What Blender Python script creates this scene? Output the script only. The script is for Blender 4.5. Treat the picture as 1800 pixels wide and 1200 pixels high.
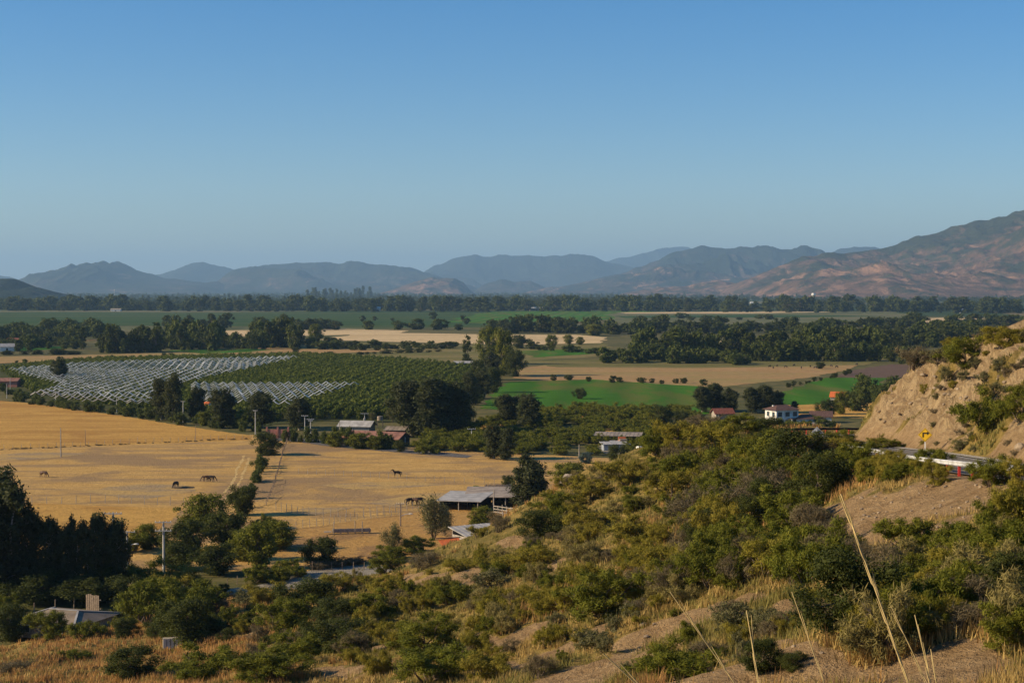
import bpy, bmesh, math, random
import numpy as np
from mathutils import Vector, Matrix

for o in list(bpy.data.objects): bpy.data.objects.remove(o)
SC = bpy.context.scene
COL = SC.collection
R = math.radians

# ---------------------------------------------------------------- camera
F = 2854.0                      # focal length in pixels of the 1800 x 1200 frame
CAMZ = 40.0                     # camera height above the valley floor
PITCH = math.atan(92.0 / F)     # horizon at row 508
cam = bpy.data.cameras.new("camera")
cam.sensor_width = 36.0
cam.lens = F / 1800 * 36
cam.clip_start = 0.2
cam.clip_end = 90000
co = bpy.data.objects.new("camera", cam); COL.objects.link(co)
co.location = (0, 0, CAMZ)
co.rotation_euler = (math.pi / 2 - PITCH, 0, 0)
SC.camera = co

# ---------------------------------------------------------------- sky, sun, exposure
SUN_EL, SUN_AZ = 25.0, -98.0    # azimuth from +Y towards +X: the sun stands to the west, a little ahead
W = bpy.data.worlds.new("World"); SC.world = W; W.use_nodes = True
wt = W.node_tree; wt.nodes.clear()
sky = wt.nodes.new("ShaderNodeTexSky"); sky.sky_type = 'NISHITA'; sky.sun_disc = False
sky.sun_elevation = R(SUN_EL); sky.sun_rotation = R(SUN_AZ)
sky.altitude = 300; sky.air_density = 1.0; sky.dust_density = 0.25; sky.ozone_density = 3.0
hsv = wt.nodes.new("ShaderNodeHueSaturation"); hsv.inputs["Saturation"].default_value = 1.42
bg = wt.nodes.new("ShaderNodeBackground"); bg.inputs["Strength"].default_value = 0.08
wo = wt.nodes.new("ShaderNodeOutputWorld")
wt.links.new(sky.outputs[0], hsv.inputs["Color"]); tint = wt.nodes.new("ShaderNodeMix"); tint.data_type = 'RGBA'; tint.blend_type = 'MULTIPLY'; tint.inputs[0].default_value = 1.0
tint.inputs[7].default_value = (0.93, 0.965, 1.09, 1); wt.links.new(hsv.outputs[0], tint.inputs[6]); wt.links.new(tint.outputs[2], bg.inputs[0]); wt.links.new(bg.outputs[0], wo.inputs[0])
sun = bpy.data.lights.new("sun", 'SUN'); sun.energy = 5.0; sun.angle = R(0.5); sun.color = (1.0, 0.82, 0.56)
so = bpy.data.objects.new("sun", sun); COL.objects.link(so)
sd = Vector((math.sin(R(SUN_AZ)) * math.cos(R(SUN_EL)), math.cos(R(SUN_AZ)) * math.cos(R(SUN_EL)), math.sin(R(SUN_EL))))
so.rotation_euler = sd.to_track_quat('Z', 'Y').to_euler()
SC.view_settings.view_transform = 'Standard'; SC.view_settings.look = 'None'
SC.view_settings.exposure = 0.50; SC.view_settings.gamma = 1.0
SC.render.engine = 'CYCLES'
SC.cycles.max_bounces = 4; SC.cycles.diffuse_bounces = 2; SC.cycles.glossy_bounces = 2
SC.cycles.transmission_bounces = 2; SC.cycles.volume_bounces = 0; SC.cycles.transparent_max_bounces = 8
SC.cycles.use_denoising = True

# ---------------------------------------------------------------- numeric helpers
def ray(px, py):
    d = np.array([px - 900.0, F * math.cos(PITCH) + (600 - py) * math.sin(PITCH), -F * math.sin(PITCH) + (600 - py) * math.cos(PITCH)])
    return d
def at(px, py, Y):
    d = ray(px, py); t = Y / d[1]
    return (d[0] * t, Y, CAMZ + d[2] * t)
def ground(px, py, z=0.0):
    d = ray(px, py); t = (z - CAMZ) / d[2]
    return (d[0] * t, d[1] * t, z)
def _hash(ix, iy, s):
    n = (ix.astype(np.int64) * 374761393 + iy.astype(np.int64) * 668265263 + s * 1442695041) & 0xffffffff
    n = ((n ^ (n >> 13)) * 1274126177) & 0xffffffff
    return ((n ^ (n >> 16)) & 0xffff) / 65535.0
def noise2(x, y, s=0):
    x = np.asarray(x, float); y = np.asarray(y, float)
    ix = np.floor(x); iy = np.floor(y); fx = x - ix; fy = y - iy
    fx = fx * fx * fx * (fx * (fx * 6 - 15) + 10); fy = fy * fy * fy * (fy * (fy * 6 - 15) + 10)
    a = _hash(ix, iy, s); b = _hash(ix + 1, iy, s); c = _hash(ix, iy + 1, s); d = _hash(ix + 1, iy + 1, s)
    return (a + (b - a) * fx) * (1 - fy) + (c + (d - c) * fx) * fy
def fbm(x, y, s=0, o=5, g=0.5):
    v = 0; a = 1; t = 0
    for k in range(o):
        v = v + a * noise2(x, y, s + k * 7); t += a; a *= g; x = x * 2.03 + 3.7; y = y * 2.03 + 1.3
    return v / t
def ridged(x, y, s=0, o=5):
    v = 0; a = 1; t = 0
    for k in range(o):
        v = v + a * (1 - np.abs(2 * noise2(x, y, s + k * 11) - 1)); t += a; a *= 0.5; x = x * 2.07 + 1.7; y = y * 2.07 + 5.3
    return v / t
def sstep(a, b, x):
    t = np.clip((x - a) / (b - a), 0, 1); return t * t * (3 - 2 * t)

def mesh_np(name, verts, faces, mats=None, smooth=False, midx=None):
    """verts n x 3, faces m x k (k = 3 or 4) arrays"""
    verts = np.asarray(verts, np.float32); faces = np.asarray(faces, np.int32)
    me = bpy.data.meshes.new(name)
    m, k = faces.shape
    me.vertices.add(len(verts)); me.vertices.foreach_set("co", verts.ravel())
    me.loops.add(m * k); me.loops.foreach_set("vertex_index", faces.ravel())
    me.polygons.add(m); me.polygons.foreach_set("loop_start", np.arange(0, m * k, k, dtype=np.int32))
    me.polygons.foreach_set("loop_total", np.full(m, k, np.int32))
    if smooth: me.polygons.foreach_set("use_smooth", np.ones(m, bool))
    for mt in (mats or []): me.materials.append(mt)
    if midx is not None: me.polygons.foreach_set("material_index", np.asarray(midx, np.int32))
    me.update(calc_edges=True)
    return me
def grid_faces(nu, nv):
    i = np.arange(nu * nv).reshape(nv, nu)
    return np.stack([i[:-1, :-1], i[:-1, 1:], i[1:, 1:], i[1:, :-1]], -1).reshape(-1, 4)
def link(name, me, parent=None, loc=None, rot=None, scale=None):
    o = bpy.data.objects.new(name, me); COL.objects.link(o)
    if parent is not None: o.parent = parent
    if loc is not None: o.location = loc
    if rot is not None: o.rotation_euler = rot
    if scale is not None: o.scale = scale
    return o
def tag(o, label=None, cat=None, group=None, kind=None):
    if label: o["label"] = label
    if cat: o["category"] = cat
    if group: o["group"] = group
    if kind: o["kind"] = kind
    return o
def thing(name, label, cat, loc, rz=0.0, group=None, scale=None):
    o = link(name, None, None, loc, (0, 0, rz), scale); o.empty_display_size = 0.5
    return tag(o, label, cat, group)

class MB:
    """collects boxes, bars, tubes and faces for ONE mesh"""
    def __init__(s): s.bm = bmesh.new()
    def face(s, pts):
        s.bm.faces.new([s.bm.verts.new(p) for p in pts]); return s
    def box(s, c, d, rz=0.0, tilt=None):
        m = Matrix.Translation(c) @ Matrix.Rotation(rz, 4, 'Z')
        if tilt: m = m @ tilt
        r = bmesh.ops.create_cube(s.bm, size=1.0, matrix=m @ Matrix.Diagonal((d[0], d[1], d[2], 1))); return s
    def bar(s, a, b, w, h=None):
        a = Vector(a); b = Vector(b); d = b - a
        if d.length < 1e-6: return s
        q = d.to_track_quat('Y', 'Z').to_matrix().to_4x4()
        bmesh.ops.create_cube(s.bm, size=1.0, matrix=Matrix.Translation((a + b) / 2) @ q @ Matrix.Diagonal((w, d.length, h or w, 1))); return s
    def tube(s, pts, rad, n=6, cap=True):
        pts = [Vector(p) for p in pts]
        if not hasattr(rad, '__len__'): rad = [rad] * len(pts)
        rings = []; prev = None
        for i, p in enumerate(pts):
            d = (pts[min(i + 1, len(pts) - 1)] - pts[max(i - 1, 0)]).normalized()
            u = Vector((1, 0, 0)) if prev is None else prev
            if abs(d.dot(u)) > 0.95: u = Vector((0, 1, 0))
            u = (u - d * u.dot(d)).normalized(); v = d.cross(u); prev = u
            rings.append([s.bm.verts.new(p + (u * math.cos(k * 2 * math.pi / n) + v * math.sin(k * 2 * math.pi / n)) * rad[i]) for k in range(n)])
        for a, b in zip(rings[:-1], rings[1:]):
            for k in range(n): s.bm.faces.new((a[k], a[(k + 1) % n], b[(k + 1) % n], b[k]))
        if cap:
            s.bm.faces.new(rings[0][::-1]); s.bm.faces.new(rings[-1])
        return s
    def prism(s, outline, depth_vec):
        a = [s.bm.verts.new(p) for p in outline]; b = [s.bm.verts.new(Vector(p) + Vector(depth_vec)) for p in outline]
        n = len(a); s.bm.faces.new(a); s.bm.faces.new(b[::-1])
        for k in range(n): s.bm.faces.new((a[k], b[k], b[(k + 1) % n], a[(k + 1) % n]))
        return s
    def blob(s, c, r, sub=2, jit=0.15, seed=0):
        rg = random.Random(seed)
        res = bmesh.ops.create_icosphere(s.bm, subdivisions=sub, radius=1.0)
        for v in res['verts']:
            k = 1 + rg.uniform(-jit, jit)
            v.co = Vector((c[0] + v.co.x * r[0] * k, c[1] + v.co.y * r[1] * k, c[2] + v.co.z * r[2] * k))
        return s
    def mesh(s, name, mat, smooth=False, bevel=0.0):
        bmesh.ops.recalc_face_normals(s.bm, faces=s.bm.faces)
        if bevel: bmesh.ops.bevel(s.bm, geom=s.bm.edges[:], offset=bevel, segments=1, affect='EDGES')
        me = bpy.data.meshes.new(name); s.bm.to_mesh(me); s.bm.free()
        me.materials.append(mat)
        if smooth:
            for p in me.polygons: p.use_smooth = True
        return me
    def build(s, name, mat, parent=None, loc=None, rot=None, smooth=False, bevel=0.0):
        return link(name, s.mesh(name, mat, smooth, bevel), parent, loc, rot)

# ---------------------------------------------------------------- materials
class NT:
    def __init__(s, name):
        s.m = bpy.data.materials.new(name); s.m.use_nodes = True; s.t = s.m.node_tree; s.t.nodes.clear()
        s.out = s.t.nodes.new("ShaderNodeOutputMaterial"); s._pos = None
    def n(s, typ, props=None, **inp):
        nd = s.t.nodes.new("ShaderNode" + typ)
        for k, v in (props or {}).items(): setattr(nd, k, v)
        for k, v in inp.items(): s.set(nd, k.replace("_", " "), v)
        return nd
    def set(s, nd, key, v):
        sock = nd.inputs[int(key)] if key.isdigit() else nd.inputs[key]
        if isinstance(v, bpy.types.NodeSocket): s.t.links.new(v, sock)
        else:
            if isinstance(v, tuple) and len(v) == 3 and sock.type == 'RGBA': v = (*v, 1)
            sock.default_value = v
    def pos(s):
        if s._pos is None: s._pos = s.n("NewGeometry").outputs["Position"]
        return s._pos
    def mapped(s, vec, scale=(1, 1, 1), rot=(0, 0, 0)):
        return s.n("Mapping", Vector=vec, Scale=scale, Rotation=rot).outputs[0]
    def noise(s, vec, scale, detail=6.0, rough=0.6, dist=0.0):
        return s.n("TexNoise", Vector=vec, Scale=scale, Detail=detail, Roughness=rough, Distortion=dist).outputs[0]
    def ramp(s, fac, stops):
        r = s.n("ValToRGB", Fac=fac); e = r.color_ramp.elements
        while len(e) < len(stops): e.new(0.5)
        for x, (p, c) in zip(e, stops): x.position = p; x.color = (*c, 1) if len(c) == 3 else c
        return r.outputs[0]
    def fr(s, fac, a, b, lo=0.0, hi=1.0):
        return s.n("MapRange", {"interpolation_type": 'SMOOTHSTEP'}, Value=fac, **{"From_Min": a, "From_Max": b, "To_Min": lo, "To_Max": hi}).outputs[0]
    def mix(s, fac, a, b, mode='MIX'):
        nd = s.n("Mix", {"data_type": 'RGBA', "blend_type": mode})
        s.set(nd, "0", fac); s.set(nd, "6", a); s.set(nd, "7", b)
        return nd.outputs[2]
    def math(s, op, a, b=0.0):
        nd = s.n("Math", {"operation": op}); s.set(nd, "0", a); s.set(nd, "1", b); return nd.outputs[0]
    def bump(s, h, strength, dist):
        return s.n("Bump", Height=h, Strength=strength, Distance=dist).outputs[0]
    def pbr(s, col, rough=0.9, spec=0.15, normal=None, metal=0.0):
        p = s.n("BsdfPrincipled", Roughness=rough, Metallic=metal); s.set(p, "Base Color", col); s.set(p, "Specular IOR Level", spec)
        if normal is not None: s.set(p, "Normal", normal)
        return p.outputs[0]
    def done(s, shader):
        s.t.links.new(shader, s.out.inputs[0]); return s.m

def simple(name, col, rough=0.7, spec=0.3, metal=0.0, var=0.25, scale=3.0, bump=0.0):
    t = NT(name); v = t.n("TexCoord").outputs["Object"]
    n = t.noise(v, scale, 5.0, 0.65)
    dark = tuple(c * (1 - var) for c in col); light = tuple(min(1, c * (1 + var * 0.6)) for c in col)
    c = t.mix(t.fr(n, 0.3, 0.7), dark, light)
    nm = t.bump(t.noise(v, scale * 6, 4.0), bump, 0.02) if bump else None
    return t.done(t.pbr(c, rough, spec, nm, metal))

def foliage(name, a, b, c, trans=0.22, dry=None):
    """leaf material: per plant hue between a and b, per leaf towards c"""
    t = NT(name)
    rnd = t.n("ObjectInfo").outputs["Random"]; isl = t.n("NewGeometry").outputs["Random Per Island"]
    v = t.n("TexCoord").outputs["Object"]
    col = t.mix(rnd, a, b)
    col = t.mix(t.math('MULTIPLY', isl, 0.75), col, c)
    cl = t.noise(v, 1.1, 2.0, 0.5)
    col = t.mix(t.fr(cl, 0.35, 0.7, 0.0, 0.6), col, dry or tuple(x * 0.6 for x in a))
    p = t.pbr(col, 0.75, 0.12)
    tr = t.n("BsdfTranslucent", Color=t.mix(0.5, col, (0.16, 0.2, 0.02))).outputs[0]
    ms = t.n("MixShader"); t.set(ms, "0", trans); t.set(ms, "1", p); t.set(ms, "2", tr)
    return t.done(ms.outputs[0])

def field_mat(name, a, b, c, s1=0.02, s2=0.15, streak=None, bare=0.55, rows=None, fine=1.2):
    """a, b: two tones of the crop, c: bare or worn patches"""
    t = NT(name); p = t.pos()
    n1 = t.noise(p, s1, 6.0, 0.6, 0.4); n2 = t.noise(p, s2, 6.0, 0.7)
    col = t.mix(t.fr(n2, 0.3, 0.7), a, b)
    if streak:
        n3 = t.noise(t.mapped(p, (streak[0], streak[1], 1)), 1.0, 5.0, 0.65, 0.3)
        col = t.mix(t.fr(n3, 0.47, 0.60, 0, 0.8), col, c)
    col = t.mix(t.fr(n1, bare, bare + 0.10, 0, 0.9), col, c)
    if rows:                                             # drill rows: (spacing, angle, strength)
        w = t.n("TexWave", {"wave_type": 'BANDS'}, Vector=t.mapped(p, (1, 1, 1), (0, 0, rows[1])), Scale=1.0 / rows[0] / 3.18, Distortion=0.6, Detail=2.0)
        col = t.mix(t.math('MULTIPLY', w.outputs[1], rows[2]), col, tuple(x * 0.55 for x in a))
    n4 = t.noise(p, fine, 5.0, 0.7)
    col = t.mix(t.fr(n4, 0.42, 0.68, 0.0, 0.45), col, tuple(x * 0.42 for x in b))
    return t.done(t.pbr(col, 0.95, 0.05, t.bump(n4, 0.6, 0.5)))

M = {}
M['olive'] = foliage('olive_leaf', (0.205, 0.183, 0.014), (0.25, 0.195, 0.022), (0.34, 0.255, 0.043))
M['green'] = foliage('green_leaf', (0.105, 0.122, 0.009), (0.150, 0.150, 0.012), (0.215, 0.19, 0.025))
M['deep'] = foliage('deep_leaf', (0.044, 0.056, 0.012), (0.062, 0.070, 0.014), (0.095, 0.095, 0.020))
M['dry'] = foliage('dry_twig', (0.13, 0.10, 0.055), (0.16, 0.12, 0.06), (0.22, 0.17, 0.085), 0.1)
M['gum'] = foliage('gum_leaf', (0.044, 0.054, 0.020), (0.062, 0.066, 0.025), (0.10, 0.098, 0.040))
M['grey'] = foliage('grey_leaf', (0.135, 0.125, 0.050), (0.16, 0.14, 0.055), (0.22, 0.19, 0.085))
M['blue'] = foliage('blue_leaf', (0.075, 0.11, 0.10), (0.085, 0.12, 0.11), (0.13, 0.17, 0.15))
M['pale'] = foliage('pale_leaf', (0.20, 0.165, 0.045), (0.24, 0.19, 0.06), (0.32, 0.25, 0.09), 0.15)
M['valley'] = foliage('valley_leaf', (0.058, 0.080, 0.014), (0.085, 0.100, 0.018), (0.125, 0.128, 0.028))
M['lime'] = foliage('lime_leaf', (0.12, 0.19, 0.025), (0.15, 0.22, 0.03), (0.2, 0.27, 0.05))
M['orch'] = foliage('orchard_leaf', (0.100, 0.125, 0.016), (0.120, 0.142, 0.018), (0.165, 0.172, 0.028))
M['bark'] = simple('bark', (0.16, 0.12, 0.085), 0.95, 0.05, var=0.4, scale=4)
M['palebark'] = simple('pale_bark', (0.34, 0.29, 0.23), 0.9, 0.05, var=0.4, scale=3)
M['straw'] = simple('straw', (0.62, 0.46, 0.2), 0.8, 0.15, var=0.3, scale=20)
M['concrete'] = simple('concrete', (0.46, 0.44, 0.40), 0.85, 0.2, var=0.2, scale=2)
M['wood'] = simple('weathered_wood', (0.27, 0.20, 0.14), 0.9, 0.1, var=0.4, scale=4)
M['greywood'] = simple('grey_wood', (0.36, 0.31, 0.25), 0.9, 0.1, var=0.4, scale=4)
M['white'] = simple('white_paint', (0.72, 0.69, 0.62), 0.7, 0.2, var=0.3, scale=0.8)
M['red'] = simple('red_paint', (0.55, 0.045, 0.03), 0.5, 0.4, var=0.2)
M['steel'] = simple('galvanised_steel', (0.62, 0.63, 0.64), 0.42, 0.5, 0.45, var=0.2)
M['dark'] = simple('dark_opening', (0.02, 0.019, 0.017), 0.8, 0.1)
M['yellow'] = simple('sign_yellow', (0.80, 0.47, 0.015), 0.45, 0.4, var=0.05)
M['black'] = simple('black_paint', (0.015, 0.015, 0.015), 0.5, 0.3)
M['barrier'] = simple('worn_barrier_white', (0.50, 0.49, 0.46), 0.6, 0.3, var=0.35, scale=1.2)
M['horse'] = simple('horse_coat', (0.085, 0.038, 0.018), 0.6, 0.3, var=0.35, scale=1.5)
M['horsedark'] = simple('dark_horse_coat', (0.03, 0.018, 0.012), 0.6, 0.3, var=0.3, scale=1.5)
M['horsewhite'] = simple('piebald_coat', (0.5, 0.45, 0.4), 0.7, 0.2, var=0.3, scale=1.5)
M['brick'] = simple('brick_red', (0.40, 0.17, 0.12), 0.9, 0.1, var=0.25, scale=1.0)
M['rust'] = simple('rusty_tin', (0.27, 0.13, 0.09), 0.75, 0.2, 0.0, var=0.45, scale=0.7)
M['tin'] = simple('grey_tin', (0.40, 0.375, 0.34), 0.75, 0.2, 0.0, var=0.3, scale=0.6)
M['tintan'] = simple('tan_tin', (0.34, 0.27, 0.20), 0.7, 0.2, 0.0, var=0.4, scale=0.5)
M['tile'] = simple('brown_tile', (0.13, 0.075, 0.06), 0.85, 0.1, var=0.3, scale=2)
M['redtile'] = simple('red_tile', (0.22, 0.075, 0.05), 0.8, 0.1, var=0.3, scale=2)
M['orange'] = simple('orange_tarp', (0.58, 0.14, 0.035), 0.6, 0.3, var=0.2)
M['glass'] = simple('window_glass', (0.04, 0.06, 0.07), 0.12, 0.6, var=0.1)
M['net'] = simple('white_net', (0.66, 0.65, 0.62), 0.8, 0.1, var=0.45, scale=0.12)
M['rubber'] = simple('rubber', (0.02, 0.02, 0.02), 0.8, 0.2)
M['stone'] = simple('boulder_stone', (0.30, 0.225, 0.145), 0.9, 0.15, var=0.35, scale=2, bump=0.6)
M['greytin'] = simple('dull_tin', (0.25, 0.19, 0.13), 0.8, 0.2, 0.0, var=0.3, scale=0.5)
M['bluewall'] = simple('faded_blue_wall', (0.30, 0.33, 0.36), 0.85, 0.1, var=0.3)
# ---------------------------------------------------------------- hillside height
CP = []                                        # (x, y, z) control points of the natural slope
for px, py, Y in [
    (0,1195,132),(50,1140,160),(250,1190,126),(250,1120,168),(120,1170,142),(400,1190,112),(400,1075,178),(500,1190,104),(500,1110,140),(480,1040,196),
    (600,1040,190),(700,1190,88),(700,1100,125),(700,1010,180),(740,990,210),(800,972,206),(850,962,203),(890,944,200),(900,1190,73),(900,1100,98),(900,1000,135),
    (950,880,190),(1000,852,188),(1060,822,184),(1100,1150,70),(1100,1010,105),(1100,900,143),(1110,805,180),(1180,755,176),(1250,745,170),
    (1300,1190,45),(1300,1060,68),(1300,930,106),(1300,815,142),(1400,770,150),(1400,860,112),(1400,1000,76),(1490,1125,50),(1480,860,97),(1500,945,79),
    (1560,850,88),(1620,930,68),(1700,950,58),(1780,885,66),(1600,1000,59),(1700,1100,44),(1750,1190,36),(1600,1190,38),(1460,1190,40),
    (1590,652,182),(1640,626,178),(1700,603,168),(1800,566,158)]:
    CP.append(at(px, py, Y))
CP += [(0,0,38.2),(0,-30,44),(-30,0,35),(-60,0,31),(30,0,43),(60,20,50),(60,70,47),(75,110,47),(80,150,46),(-60,60,19),(-60,110,9),(-90,60,14),(-90,130,1),
       (-40,40,25),(0,12,35.5),(14,10,37.2),(10,24,32.6),(-10,20,32.2),(0,28,31.2),(16,26,33.2),(5,16,34.4),
       (62,185,33),(66,215,24),(50,212,20.5),(58,240,14),(36,214,20),(40,240,13),(24,215,16),(80,260,12),(60,275,3),(100,220,30),(110,290,8),
       (-120,170,-4),(-70,172,-2),(-80,200,-5),(-60,230,-5),(-30,222,-2.5),(-25,245,-5),(-5,245,-4),(10,262,-4),(30,285,-5),(55,315,-5),(100,340,-6),(-40,290,-9),(0,320,-9),(-110,260,-8),(140,380,-8)]
CP = np.array(CP)
def _tps(d2): return np.where(d2 > 1e-9, d2 * np.log(d2 + 1e-12) * 0.5, 0)
_n = len(CP); _D = ((CP[:, None, :2] - CP[None, :, :2]) ** 2).sum(-1) / 1e4
_A = np.zeros((_n + 3, _n + 3)); _A[:_n, :_n] = _tps(_D) + np.eye(_n) * 0.0015
_P = np.c_[np.ones(_n), CP[:, :2] / 100]; _A[:_n, _n:] = _P; _A[_n:, :_n] = _P.T
_w = np.linalg.solve(_A, np.r_[CP[:, 2], 0, 0, 0])
def natural(x, y):
    x = np.asarray(x, float); y = np.asarray(y, float); sh = x.shape; x = x.ravel(); y = y.ravel()
    out = np.empty(len(x))
    for i in range(0, len(x), 60000):
        xs = x[i:i + 60000]; ys = y[i:i + 60000]
        d2 = ((xs[:, None] - CP[None, :, 0]) ** 2 + (ys[:, None] - CP[None, :, 1]) ** 2) / 1e4
        out[i:i + 60000] = _tps(d2) @ _w[:_n] + _w[_n] + _w[_n + 1] * xs / 100 + _w[_n + 2] * ys / 100
    return out.reshape(sh)
# road: centre line (x, y, z)
def smooth_path(pts, n=14):
    pts = [Vector(p) for p in pts]; out = []
    for i in range(len(pts) - 1):
        p0 = pts[max(i - 1, 0)]; p1 = pts[i]; p2 = pts[i + 1]; p3 = pts[min(i + 2, len(pts) - 1)]
        for k in range(n):
            t = k / n
            out.append(0.5 * ((2 * p1) + (p2 - p0) * t + (2 * p0 - 5 * p1 + 4 * p2 - p3) * t * t + (3 * p1 - p0 - 3 * p2 + p3) * t ** 3))
    return out + [pts[-1]]
ROAD = smooth_path([(29.5,-10,39.5),(27.2,20,36.2),(26.3,45,33.9),(26.6,72,31.4),(29.3,100,28.9),(31.2,128,26.9),(31.7,150,25.3),(32.0,168,24.1),(33.6,184,23.2),(40.5,196.5,22.2),(54,203,21.4),(72,206,20.6)])
_rp = np.array([tuple(p) for p in ROAD])
def road_dist(x, y):
    """signed distance (positive to the right of the way down) and road level"""
    x = np.asarray(x, float); y = np.asarray(y, float)
    best = np.full(x.shape, 1e9); sg = np.zeros(x.shape); zr = np.zeros(x.shape)
    for a, b in zip(_rp[:-1], _rp[1:]):
        dx, dy = b[0] - a[0], b[1] - a[1]; L2 = dx * dx + dy * dy
        t = np.clip(((x - a[0]) * dx + (y - a[1]) * dy) / L2, 0, 1)
        qx = x - a[0] - t * dx; qy = y - a[1] - t * dy; d = np.hypot(qx, qy)
        m = d < best
        best = np.where(m, d, best); sg = np.where(m, np.sign(dy * qx - dx * qy), sg); zr = np.where(m, a[2] + t * (b[2] - a[2]), zr)
    return best * sg, zr
HALF = 3.6
def height(x, y, detail=True):
    x = np.asarray(x, float); y = np.asarray(y, float)
    h = natural(x, y)
    d, zr = road_dist(x, y)
    if detail:
        h = h + (fbm(x / 9, y / 9, 3, 5) - 0.5) * 2.4 * sstep(4, 12, np.abs(d)) * sstep(14, 60, y) + (ridged(x / 3.1, y / 3.1, 9, 4) - 0.6) * 0.5 * sstep(4, 8, np.abs(d))
    up = np.maximum(d - HALF - 1.3, 0)
    cut = zr + up * 1.12
    if detail:
        k = sstep(0.3, 2.5, up) * (1 - sstep(10, 16, up))
        cut = cut + k * ((ridged(x / 5.5 + y / 16, y / 7.5, 21, 5) - 0.62) * 5.2 + (ridged(x / 1.8, y / 2.3, 31, 4) - 0.6) * 1.7 + (fbm(x / 2.2, y / 0.9, 37, 3) - .5) * .7)
    h = np.where(d > 0, np.minimum(h, np.maximum(cut, zr - 0.12)), h)
    dn = np.maximum(-d - HALF - 1.0, 0)
    fill = zr - 0.10 - dn * 0.42
    w = 1 - sstep(0, 9, dn)
    h = np.where(d <= 0, np.where(dn <= 0, zr - 0.10, np.minimum(np.maximum(h, fill), zr - 0.2 + dn * 0.25) * w + h * (1 - w)), h)
    return np.where(np.abs(d) < HALF + 1.0, zr - 0.10, h)
GX0, GX1, GY0, GY1, GS = -110.0, 110.0, -36.0, 335.0, 0.44
_gx = np.arange(GX0, GX1 + GS, GS); _gy = np.arange(GY0, GY1 + GS, GS)
_XX, _YY = np.meshgrid(_gx, _gy)
HZ = height(_XX, _YY)
def hz(x, y):
    """ground level at a point: hillside or valley floor, by bilinear look-up"""
    x = np.asarray(x, float); y = np.asarray(y, float)
    u = np.clip((x - GX0) / GS, 0, len(_gx) - 2.001); v = np.clip((y - GY0) / GS, 0, len(_gy) - 2.001)
    i = u.astype(int); j = v.astype(int); fu = u - i; fv = v - j
    z = (HZ[j, i] * (1 - fu) + HZ[j, i + 1] * fu) * (1 - fv) + (HZ[j + 1, i] * (1 - fu) + HZ[j + 1, i + 1] * fu) * fv
    ins = (x > GX0) & (x < GX1) & (y > GY0) & (y < GY1)
    return np.maximum(np.where(ins, z, 0), 0.0)
def hit(px, py):
    """the ground point seen at a place of the photograph"""
    d = ray(px, py); ys = np.arange(4.0, 345.0, 0.25); t = ys / d[1]
    gap = CAMZ + d[2] * t - hz(d[0] * t, ys)
    k = np.nonzero(gap < 0)[0]
    if len(k) == 0: return Vector(ground(px, py))
    Y = ys[k[0]]; t = Y / d[1]
    return Vector((d[0] * t, Y, float(hz(d[0] * t, Y))))
# bare earth, in patches given by where they lie on the slope: (px, py, radius in m along x, along y)
BARE = []
for px, py, rx, ry in [(1620,880,5.5,7),(1560,910,3.5,6),(1500,900,2.2,8),(1700,880,5,4),(1760,870,4,3),(1520,940,2,4),(1640,940,2.5,4),
    (1280,1075,2.4,2.6),(1230,1095,2.6,3.0),(1180,1115,3.0,3.0),(1110,1150,3.0,3.2),(1060,1190,3.2,3.6),(1000,1195,3,3),(1200,1190,2.5,3.0),(1300,1180,2.0,3.0),(970,1150,2.0,2.6),(930,1110,2.2,2.6),(860,1075,2.2,3.0),(830,1130,2.6,3.0),(900,1180,2.6,3.0),(1380,1150,1.6,2.4),(1450,1180,1.8,2.6),(1600,1180,2.0,2.0),(1700,1195,2,2),(1400,1120,1.2,2),(1050,1110,1.6,2.6),(900,960,1.6,4),(1010,930,1.4,5),(820,1010,1.6,4),(560,1190,1.6,3),(430,1120,1.6,3),(700,1130,2.4,3.0),(640,1170,2.4,3.0),
    (960,1000,1.4,3.5),(850,1150,1.6,1.6),(1340,1090,1.2,2.0),(1290,960,1.3,4.0),(720,1015,2.0,5),(690,1000,3,4),(760,1010,2,4),(1580,1010,1.4,3),(1540,1180,1.8,1.4),(1430,1170,1.0,1.4),(480,1130,1.2,3),(1130,1000,1.0,3)]:
    p = hit(px, py); BARE.append((p.x, p.y, rx, ry))
def bare(x, y):
    x = np.asarray(x, float); y = np.asarray(y, float); v = np.zeros(x.shape)
    wx = (fbm(x / 3, y / 3, 51, 4) - 0.5) * 4; wy = (fbm(x / 3, y / 3, 57, 4) - 0.5) * 5
    for bx, by, rx, ry in BARE:
        q = np.hypot((x + wx - bx) / rx, (y + wy - by) / ry); v = np.maximum(v, 1 - sstep(0.55, 1.15, q))
    d, zr = road_dist(x, y)
    v = np.maximum(v, (sstep(HALF + 0.2, HALF + 1.5, d) * (1 - sstep(17, 23, d))) * sstep(0.25, 0.45, fbm(x / 7, y / 7, 71, 4)))
    v = np.maximum(v, sstep(HALF + 2.0, HALF, np.abs(d)))
    return v
def cutface(x, y):
    d, zr = road_dist(x, y)
    return sstep(HALF + 1.5, HALF + 4, d) * (1 - sstep(15, 19, d)) * sstep(70, 95, y)

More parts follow.
